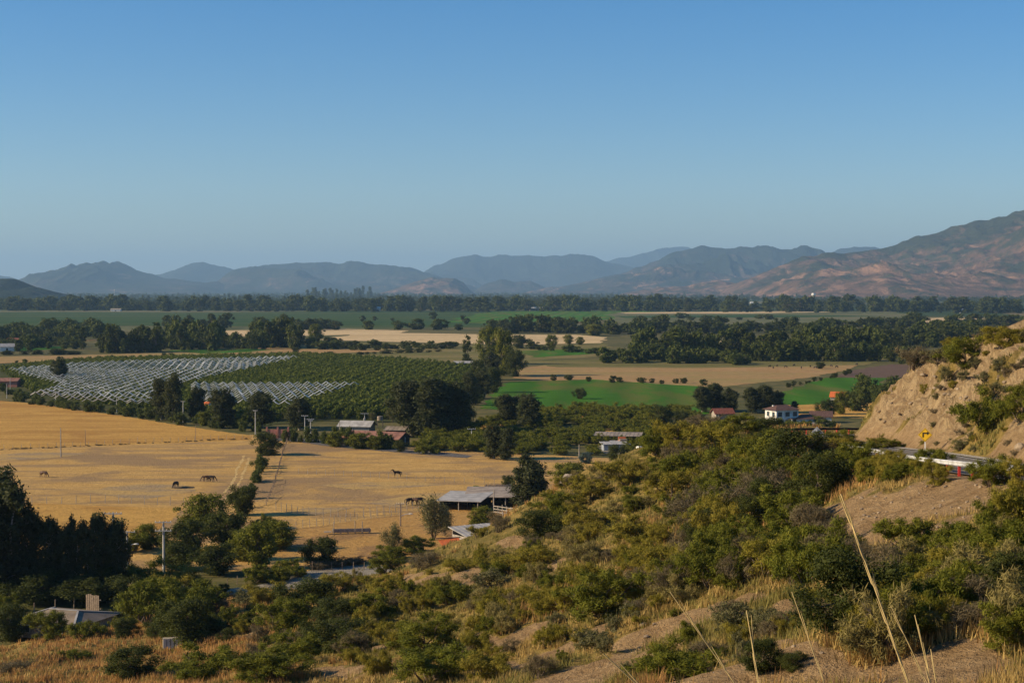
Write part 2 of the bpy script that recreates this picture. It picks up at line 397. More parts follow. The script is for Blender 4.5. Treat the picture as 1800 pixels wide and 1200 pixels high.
# ---------------------------------------------------------------- hillside mesh
def hill_material():
    t = NT('hillside'); p = t.pos()
    at_ = t.n("Attribute", {"attribute_name": 'bare'}); fac = at_.outputs["Fac"]
    ck = t.n("Attribute", {"attribute_name": 'cut'}).outputs["Fac"]
    n1 = t.noise(p, 0.12, 6.0, 0.6); n2 = t.noise(p, 0.9, 6.0, 0.72); n3 = t.noise(p, 5.0, 5.0, 0.7)
    grass = t.mix(t.fr(n2, 0.3, 0.72), (0.25, 0.18, 0.045), (0.50, 0.335, 0.105))
    grass = t.mix(t.fr(n1, 0.42, 0.68, 0, 0.6), grass, (0.12, 0.115, 0.035))
    soil = t.mix(t.fr(n2, 0.3, 0.75), (0.30, 0.185, 0.085), (0.54, 0.355, 0.175))
    soil = t.mix(t.fr(n3, 0.55, 0.75, 0, 0.8), soil, (0.60, 0.44, 0.26))
    strat = t.noise(t.mapped(p, (1.1, 0.35, 0.4), (0.2, 0.5, 0.35)), 1.0, 10.0, 0.78, 1.6)
    rock = t.mix(t.fr(strat, 0.42, 0.58), (0.40, 0.26, 0.13), (0.68, 0.48, 0.25))
    rock = t.mix(t.fr(n2, 0.52, 0.72, 0, 0.75), rock, (0.24, 0.17, 0.105))
    rock = t.mix(t.fr(n3, 0.55, 0.75, 0, 0.6), rock, (0.58, 0.45, 0.27))
    soil = t.mix(ck, soil, rock)
    e = t.math('ADD', fac, t.math('MULTIPLY', t.math('SUBTRACT', n2, 0.5), 0.9))
    col = t.mix(t.fr(e, 0.35, 0.6), grass, soil)
    n5 = t.noise(p, 14.0, 4.0, 0.7)
    col = t.mix(t.fr(n5, 0.5, 0.75, 0, 0.5), col, (0.10, 0.075, 0.045))
    h = t.math('ADD', t.math('MULTIPLY', n2, 0.5), t.math('ADD', t.math('MULTIPLY', n3, 0.25), t.math('ADD', t.math('MULTIPLY', n5, 0.08), t.math('MULTIPLY', t.math('MULTIPLY', strat, ck), 0.6))))
    return t.done(t.pbr(col, 0.95, 0.05, t.bump(h, 1.0, 1.6)))
_v = np.stack([_XX.ravel(), _YY.ravel(), HZ.ravel()], -1)
_f = grid_faces(len(_gx), len(_gy))
_keep = (HZ.ravel()[_f] > -1.5).any(1)
_f = _f[_keep]; _used = np.zeros(len(_v), bool); _used[_f.ravel()] = True
_remap = np.cumsum(_used) - 1; _vv = _v[_used]
hill_me = mesh_np("hillside", _vv, _remap[_f], [hill_material()], smooth=True)
for nm, fn in (("bare", bare), ("cut", cutface)):
    a = hill_me.attributes.new(nm, 'FLOAT', 'POINT'); a.data.foreach_set("value", np.asarray(fn(_vv[:, 0], _vv[:, 1]), np.float32))
tag(link("hillside", hill_me), "dry scrubby slope falling from the road cut to the farmyard", kind="structure")

# ---------------------------------------------------------------- valley floor and its fields
def plain_material():
    t = NT('valley_floor'); p = t.pos()
    big = t.n("TexVoronoi", {"feature": 'F1'}, Vector=t.mapped(p, (0.0016, 0.0028, 0.001), (0, 0, 0.12)), Scale=1.0).outputs["Color"]
    sep = t.n("SeparateColor", Color=big).outputs[0]
    patch = t.ramp(sep, [(0.0, (0.035, 0.06, 0.018)), (0.35, (0.055, 0.075, 0.022)), (0.55, (0.095, 0.095, 0.032)), (0.75, (0.20, 0.15, 0.065)), (0.85, (0.045, 0.07, 0.02))])
    n1 = t.noise(p, 0.01, 7.0, 0.65); n2 = t.noise(p, 0.12, 6.0, 0.7)
    near = t.mix(t.fr(n2, 0.35, 0.7), (0.085, 0.085, 0.028), (0.19, 0.145, 0.055))
    near = t.mix(t.fr(n1, 0.45, 0.65, 0, 0.7), near, (0.065, 0.07, 0.022))
    y = t.n("SeparateXYZ", Vector=p).outputs[1]
    col = t.mix(t.fr(y, 1500, 2600), near, patch)
    return t.done(t.pbr(col, 0.95, 0.05))
me = mesh_np("valley_floor", [(-40000, -300, 0), (40000, -300, 0), (40000, 46000, 0), (-40000, 46000, 0)], [[0, 1, 2, 3]], [plain_material()])
tag(link("valley_floor", me), "flat valley floor running to the mountains", kind="structure")
_fz = [0.02]
def field(name, pts, mat, label, jit=0.006, smooth=True):
    """a field drawn by the places of its corners, as a sheet on the valley floor"""
    rg = random.Random(hash(name) % 1000 + len(pts) * 13)
    g = [Vector(ground(px, py)) for px, py in pts]; out = []
    for i, a in enumerate(g):
        b = g[(i + 1) % len(g)]; n = 12
        d = b - a; nrm = Vector((-d.y, d.x, 0)).normalized()
        for k in range(n):
            q = a.lerp(b, k / n)
            if k: q = q + nrm * rg.uniform(-1, 1) * min(d.length * 0.02, q.length * jit)
            out.append(q)
    z = _fz[0]; _fz[0] += 0.004
    bm = bmesh.new(); bm.faces.new([bm.verts.new((v.x, v.y, z)) for v in out])
    bmesh.ops.recalc_face_normals(bm, faces=bm.faces)
    if bm.faces and list(bm.faces)[0].normal.z < 0: bmesh.ops.reverse_faces(bm, faces=bm.faces[:])
    me = bpy.data.meshes.new(name); bm.to_mesh(me); bm.free(); me.materials.append(mat)
    return tag(link(name, me), label, kind="structure")
FM = {}
FM['gold'] = field_mat('golden_stubble', (0.60, 0.345, 0.088), (0.50, 0.28, 0.07), (0.42, 0.215, 0.055), 0.03, 0.25, (0.02, 0.12), 0.56)
FM['past'] = field_mat('dry_pasture', (0.50, 0.29, 0.085), (0.60, 0.37, 0.12), (0.31, 0.20, 0.10), 0.030, 0.22, (0.03, 0.14), 0.50)
FM['yard'] = field_mat('farmyard_earth', (0.44, 0.24, 0.07), (0.50, 0.29, 0.09), (0.30, 0.175, 0.075), 0.06, 0.4, None, 0.48)
FM['emer'] = field_mat('emerald_crop', (0.050, 0.150, 0.010), (0.072, 0.180, 0.013), (0.15, 0.14, 0.03), 0.012, 0.09, (0.045, 0.008), 0.58, (19, 0.08, 0.45))
FM['dkgr'] = field_mat('dark_green_crop', (0.036, 0.074, 0.016), (0.044, 0.086, 0.018), (0.08, 0.095, 0.026), 0.003, 0.02, (0.001, 0.012), 0.6, None, 0.1)
FM['dull'] = field_mat('dull_meadow', (0.13, 0.125, 0.035), (0.19, 0.16, 0.05), (0.25, 0.19, 0.07), 0.008, 0.05, (0.004, 0.03), 0.55, None, 0.3)
FM['oliv'] = field_mat('olive_meadow', (0.11, 0.12, 0.045), (0.14, 0.14, 0.055), (0.19, 0.16, 0.08), 0.003, 0.02, (0.001, 0.01), 0.55, None, 0.08)
FM['tan'] = field_mat('wheat_stubble', (0.62, 0.44, 0.22), (0.66, 0.48, 0.25), (0.50, 0.35, 0.17), 0.006, 0.04, (0.003, 0.03), 0.62, None, 0.2)
FM['brown'] = field_mat('brown_stubble', (0.36, 0.21, 0.085), (0.42, 0.26, 0.11), (0.30, 0.23, 0.08), 0.008, 0.06, (0.006, 0.05), 0.55, None, 0.3)
FM['plow'] = field_mat('ploughed_earth', (0.15, 0.095, 0.065), (0.18, 0.115, 0.08), (0.12, 0.10, 0.05), 0.012, 0.1, None, 0.6, (2.5, 0.9, 0.4))
FM['orchg'] = field_mat('orchard_floor', (0.060, 0.070, 0.022), (0.085, 0.085, 0.028), (0.13, 0.11, 0.045), 0.01, 0.1, None, 0.6)
FM['track'] = field_mat('wheel_track', (0.60, 0.40, 0.15), (0.64, 0.44, 0.18), (0.5, 0.31, 0.1), 0.2, 0.8)
FM['worn'] = field_mat('worn_ground', (0.34, 0.235, 0.125), (0.38, 0.27, 0.145), (0.52, 0.33, 0.11), 0.06, 0.4, (0.04, 0.2), 0.48)
FM['gravel'] = field_mat('pale_gravel', (0.29, 0.25, 0.19), (0.36, 0.31, 0.23), (0.24, 0.19, 0.13), 0.2, 1.2, None, 0.55, None, 5.0)
FM['asph'] = field_mat('worn_asphalt', (0.14, 0.13, 0.12), (0.17, 0.155, 0.14), (0.11, 0.10, 0.095), 0.2, 1.0, None, 0.6, None, 6.0)
field('crop_field', [(-60,549),(420,547),(800,549),(1000,552),(960,574),(500,578),(250,572),(-60,577)], FM['dkgr'], "dark green crop field in front of the far tree belt")
field('crop_field', [(860,547),(1130,546),(1200,553),(1060,563),(900,570),(780,566)], FM['emer'], "thin bright green strip before the far tree belt")
field('meadow', [(1080,549),(1560,547),(1600,553),(1540,566),(1200,574),(1060,566)], FM['oliv'], "pale olive meadow below the far wood")
field('meadow', [(180,573),(640,576),(720,579),(420,584),(200,582)], FM['oliv'], "thin olive strip behind the tree clumps")
field('stubble_field', [(390,581),(600,578),(720,581),(700,586),(470,592),(400,590)], FM['tan'], "bright wheat stubble strip behind the dark clump")
field('stubble_field', [(560,597),(640,584),(880,588),(1010,588),(1068,593),(1055,603),(900,606),(700,601)], FM['tan'], "long bright wheat stubble strip in the middle of the valley")
field('meadow', [(430,602),(620,601),(900,609),(1070,603),(1075,625),(830,640),(600,640),(430,628)], FM['dull'], "dull green meadow behind the orchard")
field('stubble_field', [(-60,628),(220,622),(480,610),(560,616),(560,630),(300,636),(100,648),(-60,640)], FM['brown'], "brown stubble behind the netted orchard")
field('meadow', [(620,628),(800,618),(830,632),(700,641)], FM['dull'], "green and tan meadow beside the orchard corner")
field('stubble_field', [(905,647),(1020,637),(1250,634),(1530,634),(1490,650),(1420,664),(1240,682),(1030,674),(900,664)], FM['brown'], "brown grazed stubble behind the emerald field")
field('meadow', [(900,634),(1200,630),(1560,630),(1520,642),(1200,647),(980,646)], FM['dull'], "olive meadow along the long tree belt")
field('ploughed_field', [(1490,652),(1570,640),(1660,644),(1560,668),(1470,662)], FM['plow'], "brown ploughed plot beside the road cut")
field('crop_field', [(893,671),(1040,667),(1240,680),(1255,700),(1240,728),(1040,728),(842,718),(868,690)], FM['emer'], "emerald field with a lone tree")
field('crop_field', [(1372,690),(1450,664),(1560,664),(1530,704),(1420,714),(1360,708)], FM['emer'], "emerald field behind the white house")
field('stubble_field', [(1380,712),(1560,708),(1560,735),(1380,735)], FM['gold'], "golden plot behind the white house")
field('stubble_field', [(1590,560),(1720,557),(1740,566),(1600,570)], FM['tan'], "tan strip beyond the road cut")
for nm_, lab_, fm_, pts_ in (("stubble_field", "pale tan thread of stubble in the far wood", 'tan', [(820,536),(900,533),(905,536),(830,540)]),
    ("meadow", "thin olive thread before the far left tree row", 'oliv', [(-40,545),(380,546),(600,547),(380,549),(-40,548)]),
    ("stubble_field", "thin tan thread at the back of the olive meadow", 'tan', [(1090,549),(1380,547),(1480,548.5),(1300,551),(1100,551)]),
    ("crop_field", "dark green thread crossing the olive meadow", 'dkgr', [(1080,555),(1330,553),(1560,555),(1400,558),(1100,559)]),
    ("stubble_field", "tan patch on the near side of the olive meadow", 'tan', [(1460,569),(1560,564),(1600,566),(1500,573)]),
    ("crop_field", "bright green strip among the garden trees", 'emer', [(-40,612),(80,608),(150,610),(60,616),(-40,618)]),
    ("stubble_field", "tan strip among the garden trees", 'brown', [(-40,600),(100,596),(180,598),(60,604),(-40,606)]),
    ("meadow", "bright green bank under the light green clump", 'emer', [(290,616),(430,613),(500,616),(360,622)]),
    ("stubble_field", "tan strip under the willow", 'brown', [(440,617),(560,613),(700,617),(560,622)]),
    ("meadow", "green tongue along the wheat strip's near edge", 'emer', [(900,617),(1060,612),(1080,620),(940,628)]),
    ("stubble_field", "tan strip behind the long dark belt", 'tan', [(1180,603),(1330,597),(1420,600),(1260,607)]),
    ("stubble_field", "golden gap in the olive scrub", 'gold', [(1010,752),(1120,742),(1180,748),(1080,760)]),
    ("stubble_field", "golden gap beside the great clump", 'gold', [(800,752),(860,738),(905,742),(850,760)]),
    ("stubble_field", "golden edge under the emerald field", 'gold', [(900,732),(1050,731),(1150,734),(1000,739)])):
    field(nm_, pts_, FM[fm_], lab_)
field('orchard_floor', [(-30,640),(250,628),(540,624),(700,632),(830,645),(880,660),(850,700),(720,742),(560,740),(420,752),(300,738),(60,700),(-30,672)], FM['orchg'], "dark grassy floor of the orchard")
_fz[0] = 0.02
field('pasture', [(-120,790),(200,776),(445,764),(640,779),(850,795),(1100,806),(1180,830),(1060,880),(900,930),(760,985),(640,1010),(330,1000),(100,1030),(-160,1030)], FM['past'], "dry straw pasture with worn patches")
field('stubble_field', [(-120,692),(0,704),(60,709),(150,722),(230,733),(300,745),(380,757),(440,765),(444,773),(330,778),(200,782),(0,789),(-120,794)], FM['gold'], "golden stubble field sloping to the hedge")
field('stubble_field', [(-120,893),(60,884),(180,889),(320,893),(300,915),(230,975),(60,985),(-120,985)], FM['gold'], "golden grass strip below the wire fence")
for nm_, tr in (("pale wheel track curving along the hedge between the pastures", [(432,800),(426,812),(418,824),(416,838),(408,852),(396,866),(392,866),(404,852),(412,838),(414,824),(422,812),(428,800)]),
                ("second pale wheel track curving along the hedge", [(441,804),(436,816),(430,830),(424,846),(414,860),(400,876),(396,876),(410,860),(420,846),(426,830),(432,816),(437,804)])):
    field('wheel_track', tr, FM['track'], nm_, .001)
for nm_, tr in (("worn grey ground between the grazing horses", [(190,856),(260,849),(330,853),(345,862),(290,872),(240,880),(190,870),(150,864)]),
                ("worn grey ground below the standing horse", [(560,852),(640,848),(720,846),(780,852),(700,858),(620,860)]),
                ("worn grey strip under the golden field", [(-40,802),(60,794),(160,797),(80,806),(-40,812)]),
                ("worn ground beside the open shed", [(640,884),(720,870),(800,866),(850,862),(800,880),(700,892)]),
                ("worn ground at the hedge's foot", [(480,905),(540,892),(620,893),(560,905)])):
    field('bare_patch', tr, FM['worn'], nm_, .02)
field('farmyard', [(450,935),(560,925),(700,905),(790,893),(890,893),(900,925),(850,970),(700,998),(520,985),(440,965)], FM['yard'], "brown farmyard earth round the sheds")
field('path', [(492,770),(516,772),(498,820),(484,885),(456,890),(474,820)], FM['past'], "pale path between the two pastures")
field('track', [(545,1003),(610,994),(668,993),(705,1006),(690,1022),(640,1038),(560,1034),(430,1045),(330,1050),(340,1042),(450,1030)], FM['gravel'], "grey gravel track passing below the slope")
field('lane', [(455,768),(500,768),(540,770),(600,780),(700,789),(800,797),(830,801),(820,805),(700,795),(590,786),(520,776),(455,773)], FM['asph'], "narrow asphalt lane past the brick gate")
field('lane', [(-60,668),(20,664),(90,672),(60,680),(-60,684)], FM['gravel'], "pale lane beside the netted orchard")
field('yard', [(1060,782),(1140,786),(1130,800),(1090,806),(1040,790)], FM['gravel'], "pale yard in front of the long shed")

# ---------------------------------------------------------------- road on the hill
def ribbon(name, off0, off1, dz, mat, label=None, i0=0, i1=None, parent=None):
    pts = ROAD[i0:i1]; v = []; f = []
    for i, p in enumerate(pts):
        d = (pts[min(i + 1, len(pts) - 1)] - pts[max(i - 1, 0)]); d.z = 0; d.normalize(); r = Vector((d.y, -d.x, 0))
        v += [p + r * off0 + Vector((0, 0, dz)), p + r * off1 + Vector((0, 0, dz))]
    f = [[2 * i, 2 * i + 1, 2 * i + 3, 2 * i + 2] for i in range(len(pts) - 1)]
    me = mesh_np(name, [tuple(x) for x in v], f, [mat])
    o = link(name, me, parent)
    return tag(o, label, kind="structure") if label else o
asph = field_mat('road_asphalt', (0.21, 0.185, 0.155), (0.25, 0.22, 0.18), (0.17, 0.15, 0.125), 0.3, 2.0, None, 0.6, None, 9.0)
ribbon('road', -HALF, HALF, 0.0, asph, "grey asphalt road bending round the cut")
ribbon('verge', HALF + 0.02, HALF + 1.1, 0.06, field_mat('gutter_concrete', (0.46, 0.40, 0.31), (0.52, 0.46, 0.36), (0.36, 0.29, 0.2), 0.4, 2.0, None, 0.6, None, 6.0), "pale concrete gutter at the foot of the cut")
ribbon('road_marking', HALF - 0.35, HALF - 0.23, 0.008, M['white'], "white edge line of the road")

# ---------------------------------------------------------------- mountains
def mountain_mat(name, scrub, rock, bare_, sc=1.0, bias=0.5):
    t = NT(name); p = t.pos(); z = t.n("SeparateXYZ", Vector=p).outputs[2]
    n1 = t.noise(p, 0.0022 * sc, 8.0, 0.65, 0.6); n2 = t.noise(p, 0.012 * sc, 7.0, 0.72); n3 = t.noise(t.mapped(p, (1, 0.35, 1.6), (0, 0, 0.5)), 0.0055 * sc, 9.0, 0.74, 0.8)
    lowb = t.fr(z, 0, 420, 0.075, -0.035)
    e = t.math('ADD', t.math('ADD', t.math('MULTIPLY', n1, 0.5), t.math('MULTIPLY', n3, 0.5)), lowb)
    col = t.mix(t.fr(e, bias, bias + 0.12), scrub, rock)
    col = t.mix(t.fr(n2, 0.50, 0.62, 0, 0.8), col, scrub)
    e2 = t.math('ADD', n3, lowb)
    col = t.mix(t.fr(e2, bias + 0.10, bias + 0.22, 0, 0.85), col, bare_)
    return t.done(t.pbr(col, 0.95, 0.03, t.bump(n2, 0.8, 30.0)))
MM1 = mountain_mat('mountain_scrub', (0.042, 0.048, 0.026), (0.155, 0.090, 0.056), (0.34, 0.195, 0.118), 1.6, 0.48)
MM2 = mountain_mat('far_mountain_scrub', (0.035, 0.042, 0.028), (0.09, 0.068, 0.048), (0.30, 0.19, 0.12), 1.0, 0.54)
MM4 = mountain_mat('dark_mountain_scrub', (0.026, 0.034, 0.022), (0.10, 0.066, 0.045), (0.42, 0.25, 0.14), 1.2, 0.50)
MM3 = mountain_mat('wooded_hill', (0.030, 0.042, 0.020), (0.07, 0.07, 0.035), (0.34, 0.22, 0.13), 2.0, 0.56)
MLOW = {}
def mountain(name, pts, D, depth, mat, label, seed, amp=0.22, nu=260, nv=70, skew=0.0, rs=1.0):
    pts = sorted(pts); xs = np.array([p[0] for p in pts], float); ys = np.array([p[1] for p in pts], float)
    u = np.linspace(xs[0], xs[-1], nu); py = np.interp(u, xs, ys)
    k = np.ones(3) / 3; py = np.r_[py[:1], np.convolve(py, k, 'valid'), py[-1:]]
    py = py + (fbm(u / 26.0, u * 0 + seed, seed, 4) - .5) * 7.0
    X = (u - 900) / F * D; Z = np.maximum(CAMZ + (508 - py) / F * D, -5)
    v = np.r_[np.linspace(0, 1, nv), np.linspace(1.03, 1.6, 14)]
    UX, VV = np.meshgrid(X, v); ZZ = np.tile(Z, (len(v), 1))
    prof = np.where(VV <= 1, VV ** 1.25, np.maximum(1 - (VV - 1) * 1.55, 0))
    YY = D - depth + VV * depth
    XX = UX + (1 - np.minimum(VV, 1)) * skew * depth
    L = rs * 1150.0
    wx = XX + (fbm(XX / L, YY / L, seed + 9, 3) - .5) * L * .9; g = ridged(wx / L + seed + YY / (L * 3.2), YY / (L * 2.4) + seed, seed, 7) ** 1.5 - 0.42
    g2 = fbm(XX / (L * 0.35), YY / (L * 0.35), seed + 5, 5) - 0.5
    mid = np.clip(np.minimum(VV, 1) * (1 - np.minimum(VV, 1)) * 4, 0, 1)
    H = ZZ * (prof + amp * mid * g * 3.4 + amp * 0.5 * mid * g2) + (ridged(XX / (L * 0.2), YY / (L * 0.28), seed + 3, 4) - 0.6) * ZZ * 0.2 * np.clip(VV, 0, 1) * (1 - .6 * sstep(.9, 1, VV))
    H = np.where(VV <= 0.001, -4, H)
    me = mesh_np(name, np.stack([XX.ravel(), YY.ravel(), H.ravel()], -1), grid_faces(nu, len(v)), [mat], smooth=True)
    return tag(link(name, me), label, kind="structure")
mountain('mountain', [(1225,530),(1270,517),(1300,497),(1340,480),(1380,462),(1410,450),(1450,447),(1500,444),(1550,437),(1600,419),(1640,411),(1670,403),(1700,394),(1720,391),(1758,391),(1772,379),(1788,375),(1800,379),(1830,388),(1900,400),(2050,430),(2250,470),(2400,515)],
         9200, 3100, MM1, "tall scrubby mountain with bare reddish slopes", 11, 0.36, 560, 170, rs=.8)
mountain('mountain', [(860,525),(900,516),(960,508),(1010,500),(1060,487),(1100,480),(1130,468),(1160,455),(1190,440),(1232,433),(1270,439),(1310,436),(1360,440),(1410,443),(1450,452),(1520,470),(1620,500),(1700,525)],
         15500, 3400, MM4, "broad blue grey mountain with a long bare foot", 23, 0.38, 380, 120)
mountain('mountain', [(1380,500),(1420,452),(1450,443),(1480,438),(1520,434),(1560,441),(1640,470),(1700,510)], 19000, 3000, MM2, "far blue ridge peeping over the scrubby mountain's shoulder", 31, 0.2, 120, 30, rs=1.6)
mountain('mountain', [(380,520),(420,488),(450,472),(480,464),(520,461),(550,462),(572,457),(600,461),(637,459),(665,466),(700,467),(730,474),(770,484),(820,500),(880,520)], 17500, 3500, MM2, "long blue range with a ribbed front", 41, 0.26, 260, 60, rs=1.4)
mountain('mountain', [(650,522),(720,498),(760,470),(790,456),(835,448),(880,449),(920,452),(960,448),(1000,446),(1050,452),(1070,460),(1120,475),(1220,520)], 22000, 3500, MM2, "pale blue range between the ribbed range and the broad mountain", 53, 0.2, 220, 40, rs=1.8)
mountain('mountain', [(980,515),(1050,462),(1080,456),(1110,452),(1135,445),(1160,435),(1200,436),(1260,450),(1340,510)], 27000, 4000, MM2, "palest blue ridge far behind the others", 59, 0.2, 140, 30, rs=2.0)
mountain('mountain', [(670,522),(700,503),(730,495),(760,489),(800,489),(815,495),(830,512),(850,522)], 13000, 1500, MM1, "low rocky knoll before the long range", 61, 0.2, 120, 40)
mountain('mountain', [(820,522),(850,500),(880,492),(905,497),(930,494),(960,505),(1000,522)], 15500, 1500, MM2, "low bluish knoll before the pale range", 67, 0.2, 100, 30)
mountain('mountain', [(20,522),(60,494),(90,488),(115,478),(140,468),(165,464),(183,458),(195,463),(207,459),(222,464),(240,474),(262,481),(300,489),(340,496),(380,494),(410,500),(440,516),(460,524)], 15500, 2800, MM2, "twin topped blue mountain standing alone", 71, 0.22, 240, 60, rs=1.3)
mountain('mountain', [(180,520),(250,488),(290,478),(320,468),(353,460),(380,466),(410,472),(450,468),(500,480),(600,515)], 21500, 3500, MM2, "pale peak behind the twin topped mountain", 79, 0.2, 160, 40, rs=1.8)
mountain('mountain', [(-300,480),(-150,478),(0,483),(40,492),(90,496),(150,520)], 20500, 3500, MM2, "pale ridge behind the wooded hill", 83, 0.2, 120, 30, rs=1.8)
mountain('hill', [(-260,486),(-150,484),(-60,487),(0,490),(25,490),(45,497),(60,503),(85,513),(110,524),(140,532)], 5200, 900, MM3, "dark wooded hill with an orange scar", 89, 0.2, 180, 50, rs=0.4)
mountain('hill', [(1060,526),(1110,512),(1160,503),(1200,505),(1230,499),(1260,492),(1290,498),(1330,512),(1380,526)], 10200, 1200, MM1, "low hill at the foot of the broad mountain", 97, 0.2, 120, 40, rs=0.7)

# ---------------------------------------------------------------- haze
def haze(lo, hi, dens):
    t = NT('haze'); v = t.n("VolumePrincipled", Density=dens, Anisotropy=0.1); t.set(v, "Color", (0.43, 0.71, 1.0))
    t.t.links.new(v.outputs[0], t.out.inputs[1])
    bm = bmesh.new(); bmesh.ops.create_cube(bm, size=1.0); me = bpy.data.meshes.new("haze"); bm.to_mesh(me); bm.free(); me.materials.append(t.m)
    o = link("haze", me); o.location = [(a + b) / 2 for a, b in zip(lo, hi)]; o.scale = [b - a for a, b in zip(lo, hi)]
    return tag(o, "blue haze of distance over the valley", kind="stuff")
haze((-46000, -500, -7), (46000, 47000, 960), 4.9e-5)
# ---------------------------------------------------------------- leaves
def leaf_quads(clumps, n, ll, lw, rng, up=0.35, shell=0.55, droop=0.0, flat=1.0, brush=0.0):
    """n leaf-sized diamonds spread through clumps (x, y, z, r)"""
    c = np.asarray(clumps, float); w = c[:, 3] ** 2; k = rng.choice(len(c), n, p=w / w.sum())
    d = rng.normal(size=(n, 3)); d /= np.linalg.norm(d, axis=1)[:, None]
    r = rng.random(n) ** shell * (1 + 0.22 * rng.normal(size=n))
    off = d * (r * c[k, 3])[:, None]; off[:, 2] *= flat
    p = c[k, :3] + off
    nr = d * 0.8 + rng.normal(size=(n, 3)) * 0.55 + np.array([0, 0, up]); nr /= np.linalg.norm(nr, axis=1)[:, None]
    t = rng.normal(size=(n, 3)); t[:, 2] -= droop
    if brush: t = t * .55 + d * brush + np.array([0, 0, brush * .8])
    t -= nr * (t * nr).sum(1)[:, None]; t /= np.linalg.norm(t, axis=1)[:, None]
    b = np.cross(nr, t); s = (0.6 + 0.8 * rng.random(n))[:, None]
    v = np.stack([p - t * ll * s * .5, p + b * lw * s * .5, p + t * ll * s * .5, p - b * lw * s * .5], 1).reshape(-1, 3)
    v[:, 2] = np.maximum(v[:, 2], 0.02)
    return v, np.arange(4 * n).reshape(n, 4)
def stems_mesh(name, lines, mat):
    m = MB()
    for pts, r0, r1 in lines:
        k = len(pts); m.tube(pts, [r0 + (r1 - r0) * i / (k - 1) for i in range(k)], 5, cap=False)
    return m.mesh(name, mat, smooth=True)
def limb(a, b, rg, bend=0.12, n=4):
    a = Vector(a); b = Vector(b); L = (b - a).length; pts = [a]
    for i in range(1, n): pts.append(a.lerp(b, i / n) + Vector((rg.uniform(-1, 1), rg.uniform(-1, 1), rg.uniform(-.3, .6))) * L * bend)
    return pts + [b]

class Kind:
    """a plant mesh in its own size: width w, height h"""
    def __init__(s, leaf, wood, w, h): s.leaf = leaf; s.wood = wood; s.w = w; s.h = h
def thorn(seed, w, h, n, ll, lw, mat, wood, spread=1.0, nst=9):
    """many stemmed thorn bush: low base, open flat-topped tiers of foliage"""
    rg = random.Random(seed); rn = np.random.default_rng(seed); cl = []; ln = []
    for i in range(nst):
        a = i / nst * 6.283 + rg.uniform(-.4, .4); q = rg.uniform(0.35, 1.0)
        tip = Vector((math.cos(a) * w * .42 * q * spread, math.sin(a) * w * .42 * q * spread, h * (rg.uniform(.55, .92) - 0.25 * q * q)))
        base = Vector((math.cos(a) * .12 * w, math.sin(a) * .12 * w, 0)) * rg.random()
        pts = limb(base, tip, rg, 0.1); ln.append((pts, 0.018 * h + 0.01, 0.006))
        for j in range(5):
            o = Vector((rg.gauss(0, .11) * w, rg.gauss(0, .11) * w, rg.gauss(0, .07) * h))
            c = pts[-1 if j < 3 else -2] + o; c.z = max(c.z, h * .14); cl.append((*c, w * rg.uniform(.07, .14)))
            ln.append((limb(pts[-2], c, rg, .1, 2), 0.012, 0.004))
    for j in range(nst):
        a = rg.uniform(0, 6.283); q = rg.uniform(.2, 1) * .42 * w; cl.append((math.cos(a) * q, math.sin(a) * q, h * rg.uniform(.12, .35), w * rg.uniform(.08, .13)))
    v, f = leaf_quads(cl, n, ll, lw, rn, 0.35, 0.5, 0, 0.8, 1.0)
    return Kind(mesh_np("foliage", v, f, [mat]), stems_mesh("stem", ln, wood), w, h)
def broad(seed, w, h, n, ll, mat, wood, trunk=0.16, tiers=26, bot=0.12, shape=1.0, lean=0.0):
    """broadleaf crown: clumps over an uneven egg"""
    rg = random.Random(seed); rn = np.random.default_rng(seed); cl = []; ln = []
    th = h * trunk; top = Vector((rg.uniform(-.05, .05) * w, rg.uniform(-.05, .05) * w, h * .62))
    ln.append((limb((0, 0, -0.3), top, rg, .04), 0.028 * h + .03, 0.012 * h))
    for i in range(tiers):
        z = rg.uniform(bot, .93); prof = math.sin(math.pi * min(max((z - bot * .4) / (1.06 - bot * .4), 0.02), .98) ** shape) ** .7
        a = rg.uniform(0, 6.283); q = w * .5 * prof * rg.uniform(.25, .95) * (1 + .25 * math.sin(a * 3 + seed))
        c = (math.cos(a) * q, math.sin(a) * q, h * z); r = w * rg.uniform(.10, .19)
        cl.append((*c, r))
        if i % 3 == 0: ln.append((limb(Vector((0, 0, th)).lerp(top, rg.random() * .9), c, rg, .1, 3), 0.011 * h, 0.004 * h))
    v, f = leaf_quads(cl, n, ll, ll * .5, rn, 0.35, 0.45, 0.2, 0.85)
    return Kind(mesh_np("crown", v, f, [mat]), stems_mesh("trunk", ln, wood), w, h)
